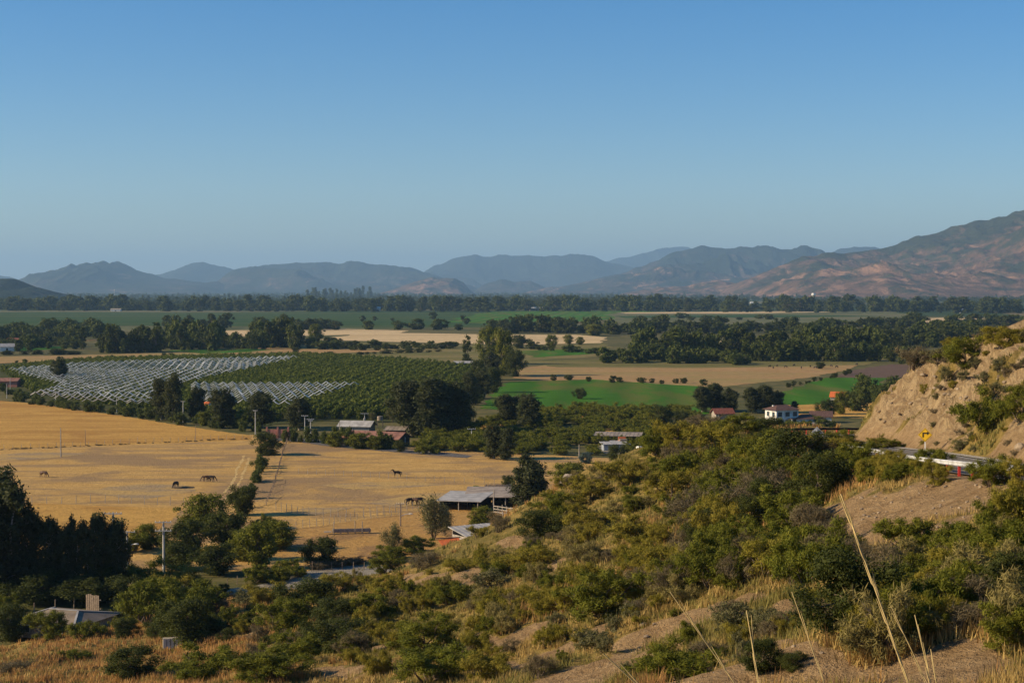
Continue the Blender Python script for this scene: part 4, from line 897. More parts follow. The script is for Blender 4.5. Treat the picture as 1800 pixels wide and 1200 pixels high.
# ---------------------------------------------------------------- valley trees: (px, py of foot, width px, height px, kind, label)
def tree(px, py, w, h, kind, label, name, group=None, cat='tree', parts=True, vi=None):
    x, y, z = ground(px, py); s = y / F; k = RG.choice(K[kind]) if vi is None else K[kind][vi]
    z = float(hz(x, y))
    if kind == 'gum': w *= 1.32 if px > 240 else 1.22
    return plant(name, k, (x, y, z - .02), w * s, h * s, label, cat, group, parts=parts)
TREES = [
 # dark gum row at the frame's edge
 (8,1052,110,232,'gum',"tallest dark gum tree at the frame's edge by the grey roof",'eucalyptus_tree'),
 (-22,1058,90,200,'gum',"dark gum tree cut by the frame's edge",'eucalyptus_tree'),
 (50,1050,66,180,'gum',"dark gum tree beside the tallest one",'eucalyptus_tree'),
 (88,1052,62,152,'gum',"bushy gum tree third in the dark row",'eucalyptus_tree'),
 (128,1050,56,154,'gum',"gum tree with a small round top in the dark row",'eucalyptus_tree'),
 (166,1050,56,150,'gum',"feathery gum tree in front of the first crossarm pole",'eucalyptus_tree'),
 (204,1048,54,140,'gum',"last feathery gum tree of the dark row, by the lamp pole",'eucalyptus_tree'),
 (30,1046,80,84,'round',"dark round tree under the gum row",'round_tree'),
 (108,1046,80,76,'round',"dark tree filling the middle of the gum row",'round_tree'),
 (184,1048,66,74,'round',"dark tree at the end of the gum row",'round_tree'),
 (70,1062,110,56,'round',"low dark tree skirting the gum row behind the pale small roof",'round_tree'),
 (150,1062,110,50,'round',"low dark tree skirting the gum row behind the plank screen",'round_tree'),
 (215,1062,80,50,'round',"low dark tree skirting the gum row's end by the lamp pole",'round_tree'),
 # thicket between the poles and the pasture
 (360,935,90,66,'leafy',"round leafy tree at the corner of the wire fence",'broadleaf_tree'),
 (425,905,60,52,'round',"dark round tree at the foot of the double hedge",'round_tree'),
 (455,1000,70,80,'leafy',"leafy tree in the thicket beside the ball shaped tree",'broadleaf_tree'),
 (400,965,90,70,'round',"dark tree in the thicket under the corner tree",'round_tree'),
 (330,975,80,66,'round',"dark tree in the thicket by the crossarm pole",'round_tree'),
 (258,965,50,44,'leafy',"small round tree between the two crossarm poles",'broadleaf_tree'),
 (430,985,70,60,'leafy',"green tree in the thicket's middle",'broadleaf_tree'),
 (490,965,70,50,'leafy',"low tree at the thicket's edge towards the trough",'broadleaf_tree'),
 (380,1010,80,56,'round',"dark low tree above the shaded track",'round_tree'),
 (310,1000,70,50,'round',"dark low tree beside the pole's foot",'round_tree'),
 (568,992,72,48,'round',"ball shaped dark tree beside the gravel patch",'round_tree'),
 (692,975,54,56,'wispy',"rounded greyish tree in front of the street lamp",'wispy_tree'),
 (762,950,86,80,'wispy',"feathery pale tree with two thin trunks before the shed",'wispy_tree'),
 (782,942,50,56,'wispy',"smaller feathery tree beside the pale one",'wispy_tree'),
 (848,928,52,38,'leafy',"low bushy tree in front of the open shed",'broadleaf_tree'),
 (922,898,78,108,'gum',"big dark gum tree at the end of the open shed",'eucalyptus_tree'),
 (893,856,24,22,'round',"small round bush behind the plank fence",'round_tree'),
 (950,868,24,34,'round',"small tree clinging to the big gum tree",'round_tree'),
 (1000,850,66,40,'leafy',"broad dark green tree beside the gabled roof",'broadleaf_tree'),
 (960,905,60,34,'leafy',"green bushes at the foot of the big gum tree",'broadleaf_tree'),
 # hedge line trees on the lane
 (468,800,54,40,'round',"wide dark bush where the double hedge meets the lane",'round_tree'),
 (590,785,42,26,'leafy',"round bush by the lane in front of the clipped hedge",'broadleaf_tree'),
 (632,788,46,28,'leafy',"round bush before the rusty roof",'broadleaf_tree'),
 (662,790,36,24,'leafy',"bush before the rusty roof's corner",'broadleaf_tree'),
 (703,794,26,22,'round',"small dark tree before the rusty shed's opening",'round_tree'),
 # big clump
 (724,765,76,100,'gum',"gum tree at the near end of the great dark clump",'eucalyptus_tree'),
 (760,768,84,108,'gum',"tallest gum tree of the great dark clump",'eucalyptus_tree'),
 (796,766,72,98,'gum',"gum tree in the middle of the great dark clump",'eucalyptus_tree'),
 (742,762,72,92,'round',"dark tree filling the great clump",'round_tree'),
 (780,764,76,92,'round',"dark tree behind the great clump's trunks",'round_tree'),
 (814,758,46,64,'round',"dark tree at the far end of the great clump",'round_tree'),
 (828,712,34,60,'gum',"slim gum tree between the clump and the emerald field",'eucalyptus_tree'),
 (850,700,36,56,'gum',"slim gum tree at the emerald field's corner",'eucalyptus_tree'),
 (868,690,34,44,'round',"dark tree by the emerald field's corner",'round_tree'),
 (893,748,44,56,'gum',"pale trunked gum tree before the emerald field",'eucalyptus_tree'),
 (930,752,48,62,'gum',"dark gum tree beside the pale trunked one",'eucalyptus_tree'),
 (868,806,38,62,'gum',"twin gum tree standing at the pasture's end",'eucalyptus_tree'),
 (890,808,34,58,'gum',"second twin gum tree at the pasture's end",'eucalyptus_tree'),
 (1020,701,24,20,'round',"lone round tree in the emerald field",'round_tree'),
 (1032,814,28,20,'blue',"blue grey round bush by the lone pole",'round_tree'),
 (1082,812,40,30,'round',"dark tree beside the pale yard",'round_tree'),
 # tall group on the orchard's corner
 (822,647,24,58,'spire',"dark pointed cypress at the orchard's corner",'cypress_tree'),
 (858,640,44,66,'leafy',"tall leafy tree beside the pointed cypress",'broadleaf_tree'),
 (885,660,46,80,'leafy',"tallest leafy tree at the orchard's corner",'broadleaf_tree'),
 (905,662,40,50,'round',"dark tree under the tallest leafy one",'round_tree'),
 (862,668,36,54,'gum',"gum tree under the tallest leafy one",'eucalyptus_tree'),
 (914,612,34,24,'round',"round tree behind the tallest leafy one",'round_tree'),
 (840,672,30,40,'round',"dark tree on the orchard's edge by the white van",'round_tree'),
 # gums before the nets
 (103,678,32,48,'gum',"gum tree beside the small white hut",'eucalyptus_tree'),
 (284,738,38,76,'gum',"gum tree with a twin in front of the white nets",'eucalyptus_tree'),
 (306,741,44,88,'gum',"tall gum twin in front of the white nets",'eucalyptus_tree'),
 (343,738,32,62,'gum',"thin gum tree by the small orange roof",'eucalyptus_tree'),
 (392,752,52,72,'gum',"wide gum tree above the end of the golden field",'eucalyptus_tree'),
 (460,752,54,68,'gum',"brownish gum tree behind the brick gate",'eucalyptus_tree'),
 (526,756,48,58,'gum',"gum tree with a pale trunk behind the lane poles",'eucalyptus_tree'),
 (358,748,26,24,'leafy',"bright bush at the end of the golden field",'broadleaf_tree'),
 (690,742,30,30,'wispy',"pale willow beside the water tank",'wispy_tree'),
 (655,742,22,18,'wispy',"pale small tree by the tin roof",'wispy_tree'),
 # trees round the white house
 (1235,724,34,46,'gum',"grey green gum tree before the emerald field's end",'eucalyptus_tree'),
 (1255,722,36,52,'gum',"second grey green gum tree above the red roof",'eucalyptus_tree'),
 (1280,724,34,46,'gum',"third grey green gum tree above the red roof",'eucalyptus_tree'),
 (1322,726,32,46,'gum',"dark gum tree beside the white house",'eucalyptus_tree'),
 (1345,726,38,50,'gum',"second dark gum tree beside the white house",'eucalyptus_tree'),
 (1365,724,24,40,'gum',"narrow gum tree behind the white house",'eucalyptus_tree'),
 (1398,724,14,20,'gum',"small gum tree on the golden plot",'eucalyptus_tree'),
 (1455,734,36,34,'round',"dark tree behind the low brown roofs",'round_tree'),
 (1478,728,30,40,'leafy',"leafy tree by the orange roof",'broadleaf_tree'),
 (1492,716,26,30,'round',"dark tree beside the orange roof",'round_tree'),
 (1430,748,46,20,'leafy',"clipped bush in front of the low brown roof",'broadleaf_tree'),
 (1165,748,42,36,'round',"dark round tree on the scrub's edge by the slope",'round_tree'),
 (1195,742,34,22,'round',"dark low tree next to the scrub's edge",'round_tree'),
 # solitary trees of the middle valley
 (146,614,20,38,'spire',"narrow black tree beside the dark grove",'cypress_tree'),
 (555,600,28,30,'leafy',"willow beside the bright wheat strip",'broadleaf_tree'),
 (545,612,22,18,'leafy',"bush under the willow by the wheat strip",'broadleaf_tree'),
 (1047,590,40,20,'leafy',"pale rounded tree at the end of the wheat strip",'broadleaf_tree'),
 (1000,604,20,16,'leafy',"round bush on the wheat strip",'broadleaf_tree'),
 (968,612,24,24,'leafy',"leafy bush at the near edge of the wheat strip",'broadleaf_tree'),
 (1020,606,16,14,'leafy',"smaller round bush on the wheat strip",'broadleaf_tree'),
 (1442,648,20,12,'round',"low round bush among the grazing cattle",'round_tree'),
 (520,620,16,10,'round',"lone bush on the brown stubble",'round_tree'),
]
for i in range(len(TREES)):
    px, py, w, h, kd, lb, nm = TREES[i]
    if kd == 'blue':
        o = tree(px, py, w, h, 'round', lb, nm, None, 'bush'); b = K['round'][0].leaf.copy(); b.materials.clear(); b.materials.append(M['blue']); o.children[0].data = b
    else: tree(px, py, w, h, kd, lb, nm)

# ---------------------------------------------------------------- belts and groves: each tree a thing of its own
def belt(n, xa, ya, xb, yb, w, h, kinds, label, group, name, jy=2.0, parts=False, cat='tree', jx=0.8, sh=0.42):
    for i in range(n):
        t = (i + .5 + RG.uniform(-jx, jx)) / n
        px = xa + (xb - xa) * t; py = ya + (yb - ya) * t + RG.uniform(-jy, jy); s = RG.uniform(1 - sh, 1 + sh)
        tree(px, py, w * s * RG.uniform(.85, 1.2), h * s, RG.choice(kinds), label, name, group, cat, parts)
B = belt
B(22, 176, 620, 280, 619, 20, 38, ['fardark', 'fardark', 'farpoplar'], "dark tree of the black grove behind the netted orchard", "black grove", 'grove_tree', 1.5)
B(22, 285, 610, 385, 612, 24, 34, ['fardark', 'farleafy'], "tall tree of the grove between the black grove and the leafy clump", "tall grove", 'grove_tree', 5)
B(18, 290, 578, 410, 576, 18, 20, ['fardark'], "dark tree standing before the green far field", "trees before the far field", 'grove_tree', 3)
B(14, 345, 612, 440, 612, 20, 20, ['farleafy'], "light green tree of the low clump under the tall grove", "light green clump", 'grove_tree', 2)
B(22, 440, 611, 525, 609, 25, 36, ['fardark', 'farleafy'], "dark tree of the big clump beside the willow", "big dark clump", 'grove_tree', 4)
B(9, 520, 607, 600, 602, 14, 10, ['fardark'], "low dark bush in the row by the willow", "bush row by the willow", 'field_bush', 1, False, 'bush')
B(48, 0, 592, 200, 590, 22, 20, ['farleafy'], "pale green garden tree beyond the brown stubble", "garden trees beyond the stubble", 'garden_tree', 9)
B(40, 0, 612, 140, 610, 18, 17, ['fardark', 'farleafy'], "low garden tree behind the hedges beyond the stubble", "low garden trees", 'garden_tree', 6)
B(9, 0, 624, 150, 622, 24, 8, ['fardark'], "low dark hedge bush along the brown stubble", "hedge bushes along the stubble", 'field_bush', 1, False, 'bush')
B(16, 20, 637, 400, 628, 10, 7, ['fardark', 'farleafy'], "scattered small bush on the brown stubble's near edge", "bushes on the stubble's edge", 'field_bush', 3, False, 'bush')
B(12, 440, 583, 530, 579, 24, 20, ['fardark', 'farleafy'], "dark tree on the edge of the green far field, above the big clump", "trees on the far field's edge", 'edge_tree', 1)
B(7, 530, 579, 600, 579, 24, 15, ['fardark'], "round dark tree behind the wheat strip's narrow end", "round trees behind the wheat", 'edge_tree', 1)
B(6, 625, 580, 850, 579, 26, 15, ['farleafy', 'fardark'], "single round tree spaced along the back of the wheat strip", "spaced trees behind the wheat", 'edge_tree', 1)
B(6, 590, 562, 860, 566, 12, 9, ['fardark'], "tiny tree out in the green far field", "tiny trees in the far field", 'edge_tree', 4)
B(30, 850, 584, 1070, 584, 25, 22, ['fardark', 'farleafy'], "dark tree of the belt behind the pale rounded tree", "belt behind the pale tree", 'belt_tree', 2)
B(44, 1070, 585, 1400, 584, 26, 20, ['farleafy', 'fardark'], "tree of the thin belt above the long dark belt", "thin belt above the long belt", 'belt_tree', 3)
B(10, 1130, 562, 1400, 560, 18, 7, ['farleafy'], "small bush on the olive meadow", "bushes on the olive meadow", 'field_bush', 2, False, 'bush')
B(60, 1110, 624, 1570, 622, 30, 35, ['fardark', 'farleafy', 'farpoplar', 'fardark'], "tall dark tree in the back row of the long belt", "back row of the long belt", 'belt_tree', 3)
B(36, 1310, 634, 1550, 634, 20, 26, ['farpoplar', 'farleafy'], "young light green tree in the front row of the long belt", "front row of the long belt", 'belt_tree', 1.2)
B(30, 1062, 634, 1320, 638, 27, 23, ['farleafy'], "bushy green tree at the near end of the long belt", "near end of the long belt", 'belt_tree', 4)
B(9, 1200, 634, 1330, 632, 22, 9, ['farleafy'], "low bush in front of the long belt", "low bushes before the long belt", 'field_bush', 1, False, 'bush')
B(44, 1540, 606, 1720, 600, 30, 27, ['fardark', 'farleafy'], "tree of the wood behind the road cut's crest", "wood behind the cut", 'belt_tree', 9)
B(14, 1560, 632, 1640, 640, 24, 22, ['farleafy', 'fardark'], "leafy tree by the ploughed plot", "trees by the ploughed plot", 'belt_tree', 6)
B(34, 1390, 590, 1620, 574, 26, 18, ['fardark', 'farleafy'], "tree of the loose belt beyond the long belt", "loose belt beyond the long belt", 'belt_tree', 4)
B(20, 1650, 580, 1800, 572, 26, 17, ['fardark', 'farleafy'], "tree seen above the cut's highest bushes", "trees above the cut", 'belt_tree', 4)
B(32, 560, 614, 800, 612, 20, 11, ['farleafy', 'fardark'], "small bush of the row in the dull meadow", "bush row in the dull meadow", 'field_bush', 3, False, 'bush')
B(18, 540, 626, 775, 618, 16, 5, ['fardark'], "bush of the dark low hedge above the orchard", "dark hedge above the orchard", 'hedge_bush', .5, False, 'bush')
B(10, 900, 612, 1060, 622, 20, 11, ['farleafy', 'fardark'], "bush of the green hedge under the wheat strip", "hedge under the wheat strip", 'field_bush', 2, False, 'bush')
B(16, 965, 668, 1250, 676, 12, 9, ['fardark', 'round'], "small dark bush between the emerald field and the brown stubble", "bushes above the emerald field", 'field_bush', 1.5, False, 'bush')
B(12, 1380, 682, 1500, 656, 9, 7, ['round', 'fardark'], "small bush on the bank above the farther emerald field", "bushes above the farther emerald field", 'field_bush', 1, False, 'bush')
B(16, 1505, 712, 1585, 690, 36, 30, ['hedge'], "bush of the thicket behind the road bend", "thicket behind the bend", 'hedge_bush', 14, True, 'bush')
B(26, 30, 706, 300, 741, 22, 15, ['hedge'], "bush of the hedge between the golden field and the white nets", "hedge before the white nets", 'hedge_bush', 2, True, 'bush')
B(12, 300, 742, 470, 760, 24, 22, ['hedge'], "bush under the gum trees before the white nets", "bushes under the gum trees", 'hedge_bush', 3, True, 'bush')
B(10, 500, 776, 590, 780, 20, 22, ['hedge'], "bush of the clipped hedge behind the lane", "clipped hedge behind the lane", 'hedge_bush', .6, True, 'bush')
B(14, 590, 780, 690, 790, 18, 22, ['hedge'], "bush of the clipped hedge before the rusty roof", "clipped hedge before the rusty roof", 'hedge_bush', .6, True, 'bush')
B(12, 462, 812, 436, 890, 20, 16, ['hedge'], "bush in the hedge running down between the two pastures", "hedge between the pastures", 'hedge_bush', 2, True, 'bush')
B(10, 0, 688, 70, 706, 20, 12, ['hedge'], "bush beside the pale lane at the frame's edge", "bushes beside the pale lane", 'hedge_bush', 2, True, 'bush')
B(12, 700, 700, 880, 712, 22, 18, ['hedge'], "bush of the row between the orchard and the emerald field", "row beside the orchard", 'hedge_bush', 14, True, 'bush')
# olive scrub between the lane and the emerald field
for i, (x0, x1, y0, y1, n) in enumerate([(720,870,772,800,34),(900,1060,732,800,70),(1040,1170,732,772,34),(950,1240,726,745,34),(820,900,742,790,16),(1090,1170,776,800,9)]):
    lb = ["scrub bush along the lane under the great clump", "scrub bush of the olive thicket before the emerald field", "scrub bush behind the long weathered shed",
          "scrub bush on the near edge of the emerald field", "scrub bush between the great clump and the twin gums", "scrub bush in front of the pale yard"][i]
    for k in range(n):
        s = RG.uniform(.75, 1.35); tree(RG.uniform(x0, x1), RG.uniform(y0, y1), 34 * s, 18 * s, 'scrub', lb, 'scrub_bush', lb + ' group', 'bush')
B(64, -10, 791, 438, 771, 6, 2.2, ['dry'], "low brown weed along the golden field's fence", "weeds along the golden field's fence", 'field_weed', .8, False, 'weed')
B(16, 1320, 754, 1460, 753, 26, 13, ['hedge', 'scrub'], "bush in front of the white house's garden wall", "bushes before the white house", 'garden_bush', 2, True, 'bush')
# small bushes in the farmyard and along the track
B(9, 440, 1030, 540, 1010, 34, 24, ['scrub'], "bush between the thicket and the gravel patch", "bushes by the gravel patch", 'scrub_bush', 6, True, 'bush')
B(12, 545, 1000, 700, 985, 26, 14, ['dry'], "dry dark weed along the far edge of the gravel patch", "weeds along the gravel patch", 'dry_bush', 2, True, 'bush')
B(12, 240, 985, 480, 945, 44, 26, ['scrub'], "bush filling the thicket below the pasture corner", "bushes of the pasture corner thicket", 'scrub_bush', 22, True, 'bush')

# ---------------------------------------------------------------- far treelines
B(105, 0, 545, 900, 547, 22, 19, ['fardark', 'farleafy', 'fardark', 'farpoplar'], "tree in the dark row behind the green far fields", "dark row behind the far fields", 'treeline_tree', 1.5)
B(105, 900, 545, 1800, 549, 22, 20, ['fardark', 'farleafy', 'farpoplar'], "tree in the row at the back of the olive meadow", "row behind the olive meadow", 'treeline_tree', 2.0)
B(24, 540, 526, 656, 523, 9, 15, ['farpoplar'], "conifer of the dark raised plantation on the horizon", "raised plantation", 'conifer_tree', 1.5)
B(22, 760, 544, 880, 544, 8, 14, ['farpoplar'], "evenly spaced poplar in the row on the valley floor", "poplar row", 'poplar_tree', .4)
def far_wood(n, seed):
    """the woods beyond, which read as one mass: crowns of the same leaf-sized pieces, all in one object"""
    r = np.random.default_rng(seed); src = [K['farleafy'][i].leaf for i in range(3)] + [K['fardark'][i].leaf for i in range(3)] + [K['farpoplar'][0].leaf]
    sv = []; 
    for m in src:
        a = np.empty(len(m.vertices) * 3, np.float32); m.vertices.foreach_get("co", a); a = a.reshape(-1, 4, 3)
        a = a[r.permutation(len(a))[:150]]; c = a.mean(1, keepdims=True); sv.append(c + (a - c) * 1.9)
    V = []; mi = []
    k = 0
    while k < n:
        py = 514.5 + 31 * r.random() ** 1.35; px = r.uniform(-60, 1860)
        x, y, z = ground(px, py)
        d = float(fbm(np.array([x / 900]), np.array([y / 1500]), 301, 3)[0])
        if r.random() > sstep(.40, .56, d) * .9 + .1 + (0.5 if y > 5200 else 0): continue
        j = r.integers(len(src)); s = r.uniform(.7, 1.45); a = r.uniform(0, 6.283); q = sv[j] * s * np.array([1.6, 1.6, 1.05])
        ca, sa = math.cos(a), math.sin(a)
        V.append(np.stack([q[..., 0] * ca - q[..., 1] * sa + x, q[..., 0] * sa + q[..., 1] * ca + y, q[..., 2]], -1)); mi.append(np.full(len(q), 0 if j in (0, 1, 2, 6) else 1)); k += 1
    V = np.concatenate(V).reshape(-1, 3)
    return mesh_np("woodland", V, np.arange(len(V)).reshape(-1, 4), [M['valley'], M['deep']], midx=np.concatenate(mi))
tag(link("treeline", far_wood(6500, 3)), "woods and field trees far across the valley", kind="stuff")

# ---------------------------------------------------------------- orchard
OD = Vector((10.8, 242, 0)).normalized(); OX = Vector((OD.y, -OD.x, 0))       # along the rows, across them
ORCH = [ground(*p) for p in [(0,652),(150,637),(540,627),(700,636),(815,648),(858,662),(830,694),(705,738),(560,738),(440,742),(270,722),(180,712),(60,694)]]
def inside(x, y, poly):
    c = False; n = len(poly)
    for i in range(n):
        x1, y1 = poly[i][:2]; x2, y2 = poly[i - 1][:2]
        if (y1 > y) != (y2 > y) and x < (x2 - x1) * (y - y1) / (y2 - y1) + x1: c = not c
    return c
_o = Vector(ground(560, 738)); spots = []
for i in range(-72, 47):
    for j in range(-40, 288):
        p = _o + OX * (i * 4.0) + OD * (j * 1.9)
        if inside(p.x, p.y, ORCH): spots.append((p.x + RG.uniform(-.3, .3), p.y + RG.uniform(-.4, .4)))
spots.sort(key=lambda s: s[1])
vis = [s for s in spots if s[0] > ground(430, 740)[0] * s[1] / 480]
near_set = set(vis[:290]); rest = [s for s in spots if s not in near_set]
for x, y in vis[:290]:
    k = RG.choice(K['orch']); s = RG.uniform(.85, 1.2)
    plant('orchard_tree', k, (x, y, 0), 2.5 * s, 3.1 * s, "fruit tree in the near rows of the green orchard", 'tree', "near rows of the orchard", parts=False)
def orchard_rest():
    r = np.random.default_rng(9); src = []
    for k in K['orch']:
        a = np.empty(len(k.leaf.vertices) * 3, np.float32); k.leaf.vertices.foreach_get("co", a); a = a.reshape(-1, 4, 3)
        a = a[r.permutation(len(a))[:80]]; c = a.mean(1, keepdims=True); src.append(c + (a - c) * 1.7)
    V = []
    for x, y in rest:
        q = src[r.integers(len(src))] * r.uniform(.8, 1.2) * np.array([.74, .74, .92]); a = r.uniform(0, 6.283); ca, sa = math.cos(a), math.sin(a)
        V.append(np.stack([q[..., 0] * ca - q[..., 1] * sa + x, q[..., 0] * sa + q[..., 1] * ca + y, q[..., 2]], -1))
    V = np.concatenate(V).reshape(-1, 3); return mesh_np("orchard_foliage", V, np.arange(len(V)).reshape(-1, 4), [M['orch']])
tag(link("orchard_foliage", orchard_rest()), "dense rows of fruit trees running away under the white nets", kind="stuff")

# ---------------------------------------------------------------- furled white nets: one zigzag line across the rows = one thing
NETZ = 4.6
def net_line(y_mid, xa, xb, label, group):
    """a zigzag of bunched netting from gutter to ridge across the orchard rows"""
    per = 3.5; m = MB(); n = int((xb - xa) / (per / 2)); pts = []
    for i in range(n + 1):
        x = xa + i * per / 2; pts.append(Vector((x, y_mid + RG.uniform(-.25, .25), NETZ + (.80 if i % 2 else -.30) + RG.uniform(-.12, .12))))
    for a, b in zip(pts[:-1], pts[1:]):
        mid = a.lerp(b, .5) + Vector((0, 0, -.10)); w = RG.uniform(.06, .16)
        m.tube([a, mid, b], [w * .8, w * 1.25, w * .8], 5)
    me = m.mesh('netting', M['net'])
    root = thing('shade_net', label, 'net', (0, 0, 0), 0, group)
    link('netting', me, root)
def poly_span(poly, y):
    xs = []
    for i in range(len(poly)):
        (x1, y1), (x2, y2) = poly[i], poly[i - 1]
        if (y1 > y) != (y2 > y): xs.append(x1 + (x2 - x1) * (y - y1) / (y2 - y1))
    return (min(xs), max(xs)) if len(xs) >= 2 else None
def netblock(poly_px, rows, label, group):
    poly = [ground(px, py, NETZ)[:2] for px, py in poly_px]
    ys = [p[1] for p in poly]; y = min(ys) + 2
    while y < max(ys):
        s = poly_span(poly, y)
        if s and s[1] - s[0] > 6: net_line(y, s[0], s[1], label, group)
        y += rows
netblock([(15,648),(140,637),(330,631),(528,626),(470,640),(340,667),(262,708),(160,706),(52,692),(110,676)], 8.6, "zigzag line of furled white netting in the wide block over the orchard", "net lines of the wide block")
netblock([(335,674),(632,674),(560,694),(496,716),(470,708),(425,700),(340,706)], 8.6, "zigzag line of furled white netting in the wedge beside the gum trees", "net lines of the wedge")
# ---------------------------------------------------------------- poles and wires
WIRETOP = {}
def pole(key, px, py, top, name, label, arms=(), lamp=None, tank=False, mat='concrete', r=0.14, Y=None, group=None):
    if Y is None: x, y, _ = ground(px, py)
    else: x, y, _ = at(px, py, Y)
    z = float(hz(x, y)); h = (CAMZ + ray(px, top)[2] * y / ray(px, top)[1]) - z
    t = thing(name, label, 'pole', (x, y, z), 0, group)
    MB().tube([(0, 0, -.4), (0, 0, h * .5), (0, 0, h)], [r * 1.25, r, r * .75], 8).build('post', M[mat], t)
    for k, (dz, w) in enumerate(arms):
        MB().box((0, -r - .06, h - dz), (w, .12, .13)).build('crossarm', M['greywood'] if mat != 'concrete' else M[mat], t)
        for sx in (-.46, -.2, .2, .46):
            MB().tube([(sx * w, -r - .06, h - dz + .06), (sx * w, -r - .06, h - dz + .24)], [.05, .035], 6).build('insulator', M['white'], t)
    if lamp:
        dz, ln = lamp
        a = MB().tube([(0, 0, h - dz - .3), (ln * .5, 0, h - dz), (ln, 0, h - dz + .12)], .05, 6).build('lamp_arm', M['steel'], t)
        MB().blob((ln + .25, 0, h - dz + .1), (.38, .18, .11), 2, 0).build('lamp_head', M['white'], t, smooth=True)
    if tank: MB().tube([(.0, -.45, h - 2.4), (0, -.45, h - 1.4)], .30, 10).build('transformer', M['tin'], t)
    WIRETOP[key] = Vector((x, y, z + h - (arms[0][0] if arms else 0.15) + .22))
    return t
pole('A', 288, 1012, 916, 'power_pole', "tall concrete pole with two crossarms above the thicket", ((.1, 2.3), (1.3, 2.3)), r=.17)
pole('B', 224, 1018, 933, 'power_pole', "concrete pole with a street lamp at the end of the dark gum row", ((.1, 2.3), (3.4, .9)), (1.9, 1.0), r=.15)
pole('C', 200, 1040, 900, 'power_pole', "concrete pole with a dark crossarm rising out of the gum row", ((.15, 2.4),), r=.15)
pole('D', 107, 803, 752, 'wooden_pole', "bare pale pole alone in the dry pasture", (), mat='greywood')
pole('E', 150, 783, 755, 'wooden_pole', "thin dark pole on the golden field's fence, close to the bare pale pole", (), mat='wood', r=.07)
pole('F', 344, 776, 747, 'wooden_pole', "thin dark pole on the golden field's fence, before the thin gum tree", (), mat='wood', r=.07)
pole('G', 322, 743, 705, 'concrete_pole', "pale pole beside the tall gum twins", ((.1, 1.2),), r=.13)
pole('H', 449, 764, 721, 'concrete_pole', "pale pole beside the brick gate", ((.1, 1.2),), r=.13)
pole('I', 536, 771, 730, 'concrete_pole', "first of two poles standing close together by the lane", ((.1, 1.8),), r=.13)
pole('J', 546, 773, 736, 'concrete_pole', "second of two poles standing close together by the lane, with the wider crossarm", ((.1, 1.9), (.5, 1.2)), r=.13)
pole('K', 597, 765, 740, 'wooden_pole', "plain post in the clipped hedge", (), mat='greywood', r=.12)
pole('L', 641, 752, 726, 'concrete_pole', "pole carrying a transformer behind the tin roof", ((.1, 2.2),), None, True, r=.13)
pole('M', 829, 780, 753, 'concrete_pole', "pole with a crossarm in the scrub under the great clump", ((.1, 2.2),), r=.13)
pole('N', 1018, 804, 781, 'wooden_pole', "plain pole beside the blue grey bush", (), mat='greywood', r=.12)
pole('O', 868, 897, 861, 'wooden_pole', "pale pole in front of the open shed", (), mat='greywood', r=.11)
pole('P', 704, 925, 884, 'wooden_pole', "dark wooden pole with a street lamp by the wispy trees", ((.1, 1.3),), (1.9, 1.5), mat='wood', r=.11)
pole('Q', 98, 714, 688, 'concrete_pole', "pale pole at the corner of the white nets", (), r=.11)
pole('R', 205, 725, 699, 'concrete_pole', "pale pole in the hedge before the white nets", (), r=.11)
pole('S', 47, 676, 652, 'concrete_pole', "pale pole where the lane meets the netted orchard", (), r=.10)
pole('T', 69, 677, 656, 'concrete_pole', "pale pole between the lane and the small white hut", (), r=.10)
pole('U', 18, 690, 664, 'concrete_pole', "pale pole beside the red roofed shed", (), r=.10)
pole('V', 12, 700, 674, 'concrete_pole', "pale pole in the bushes by the lane", (), r=.10)
pole('W', 34, 672, 651, 'concrete_pole', "thin pole at the outer corner of the netted orchard", (), r=.09)
def wire(a, b, label, dx=0.0, sag=.02):
    a = WIRETOP[a] + Vector((dx, 0, 0)); b = WIRETOP[b] + Vector((dx, 0, 0)); L = (b - a).length
    m = MB(); m.tube([a.lerp(b, i / 10) - Vector((0, 0, L * sag * 4 * (i / 10) * (1 - i / 10))) for i in range(11)], .012, 4)
    tag(m.build('power_line', M['dark']), label, 'wire')
wire('R', 'G', "thin wire along the hedge before the white nets"); wire('G', 'H', "thin wire from the gum twins to the brick gate")
wire('H', 'I', "thin wire from the brick gate to the pole pair"); wire('Q', 'R', "thin wire between the two pale poles of the hedge")
wire('J', 'M', "long wire crossing before the great clump", .4)
wire('A', 'B', "wire between the two crossarm poles of the thicket", .5)

# ---------------------------------------------------------------- fences
def fence(pts_px, n, h, name, label, wires=3, r=.05, mat='greywood', lean=.06, cat='fence', group=None):
    g = [Vector(hit(*p)) if p[1] > 975 else Vector(ground(*p)) for p in pts_px]
    seg = [(g[i + 1] - g[i]).length for i in range(len(g) - 1)]; T = sum(seg)
    def point(s):
        for i, L in enumerate(seg):
            if s <= L or i == len(seg) - 1: return g[i].lerp(g[i + 1], min(s / L, 1))
            s -= L
    t = thing(name, label, cat, g[0], 0, group); tops = []
    for k in range(n):
        p = point(T * k / (n - 1)) - g[0]; hh = h * RG.uniform(.85, 1.15); q = p + Vector((RG.uniform(-lean, lean), RG.uniform(-lean, lean), hh)); tops.append((p, q))
        MB().tube([p - Vector((0, 0, .2)), q], [r, r * .85], 5).build('fence_post', M[mat], t)
    for w in range(wires):
        f = (w + 1) / (wires + .4); MB().tube([a.lerp(b, f) for a, b in tops], .008, 3, cap=False).build('wire', M['dark'], t)
    return t
fence([(30,888),(100,885),(200,884),(322,889)], 13, 1.5, 'wire_fence', "wire fence along the golden strip below the horses", r=.06)
fence([(-40,792),(100,786),(200,780),(330,775),(440,771)], 34, 1.2, 'wire_fence', "wire fence between the golden field and the pasture", r=.05)
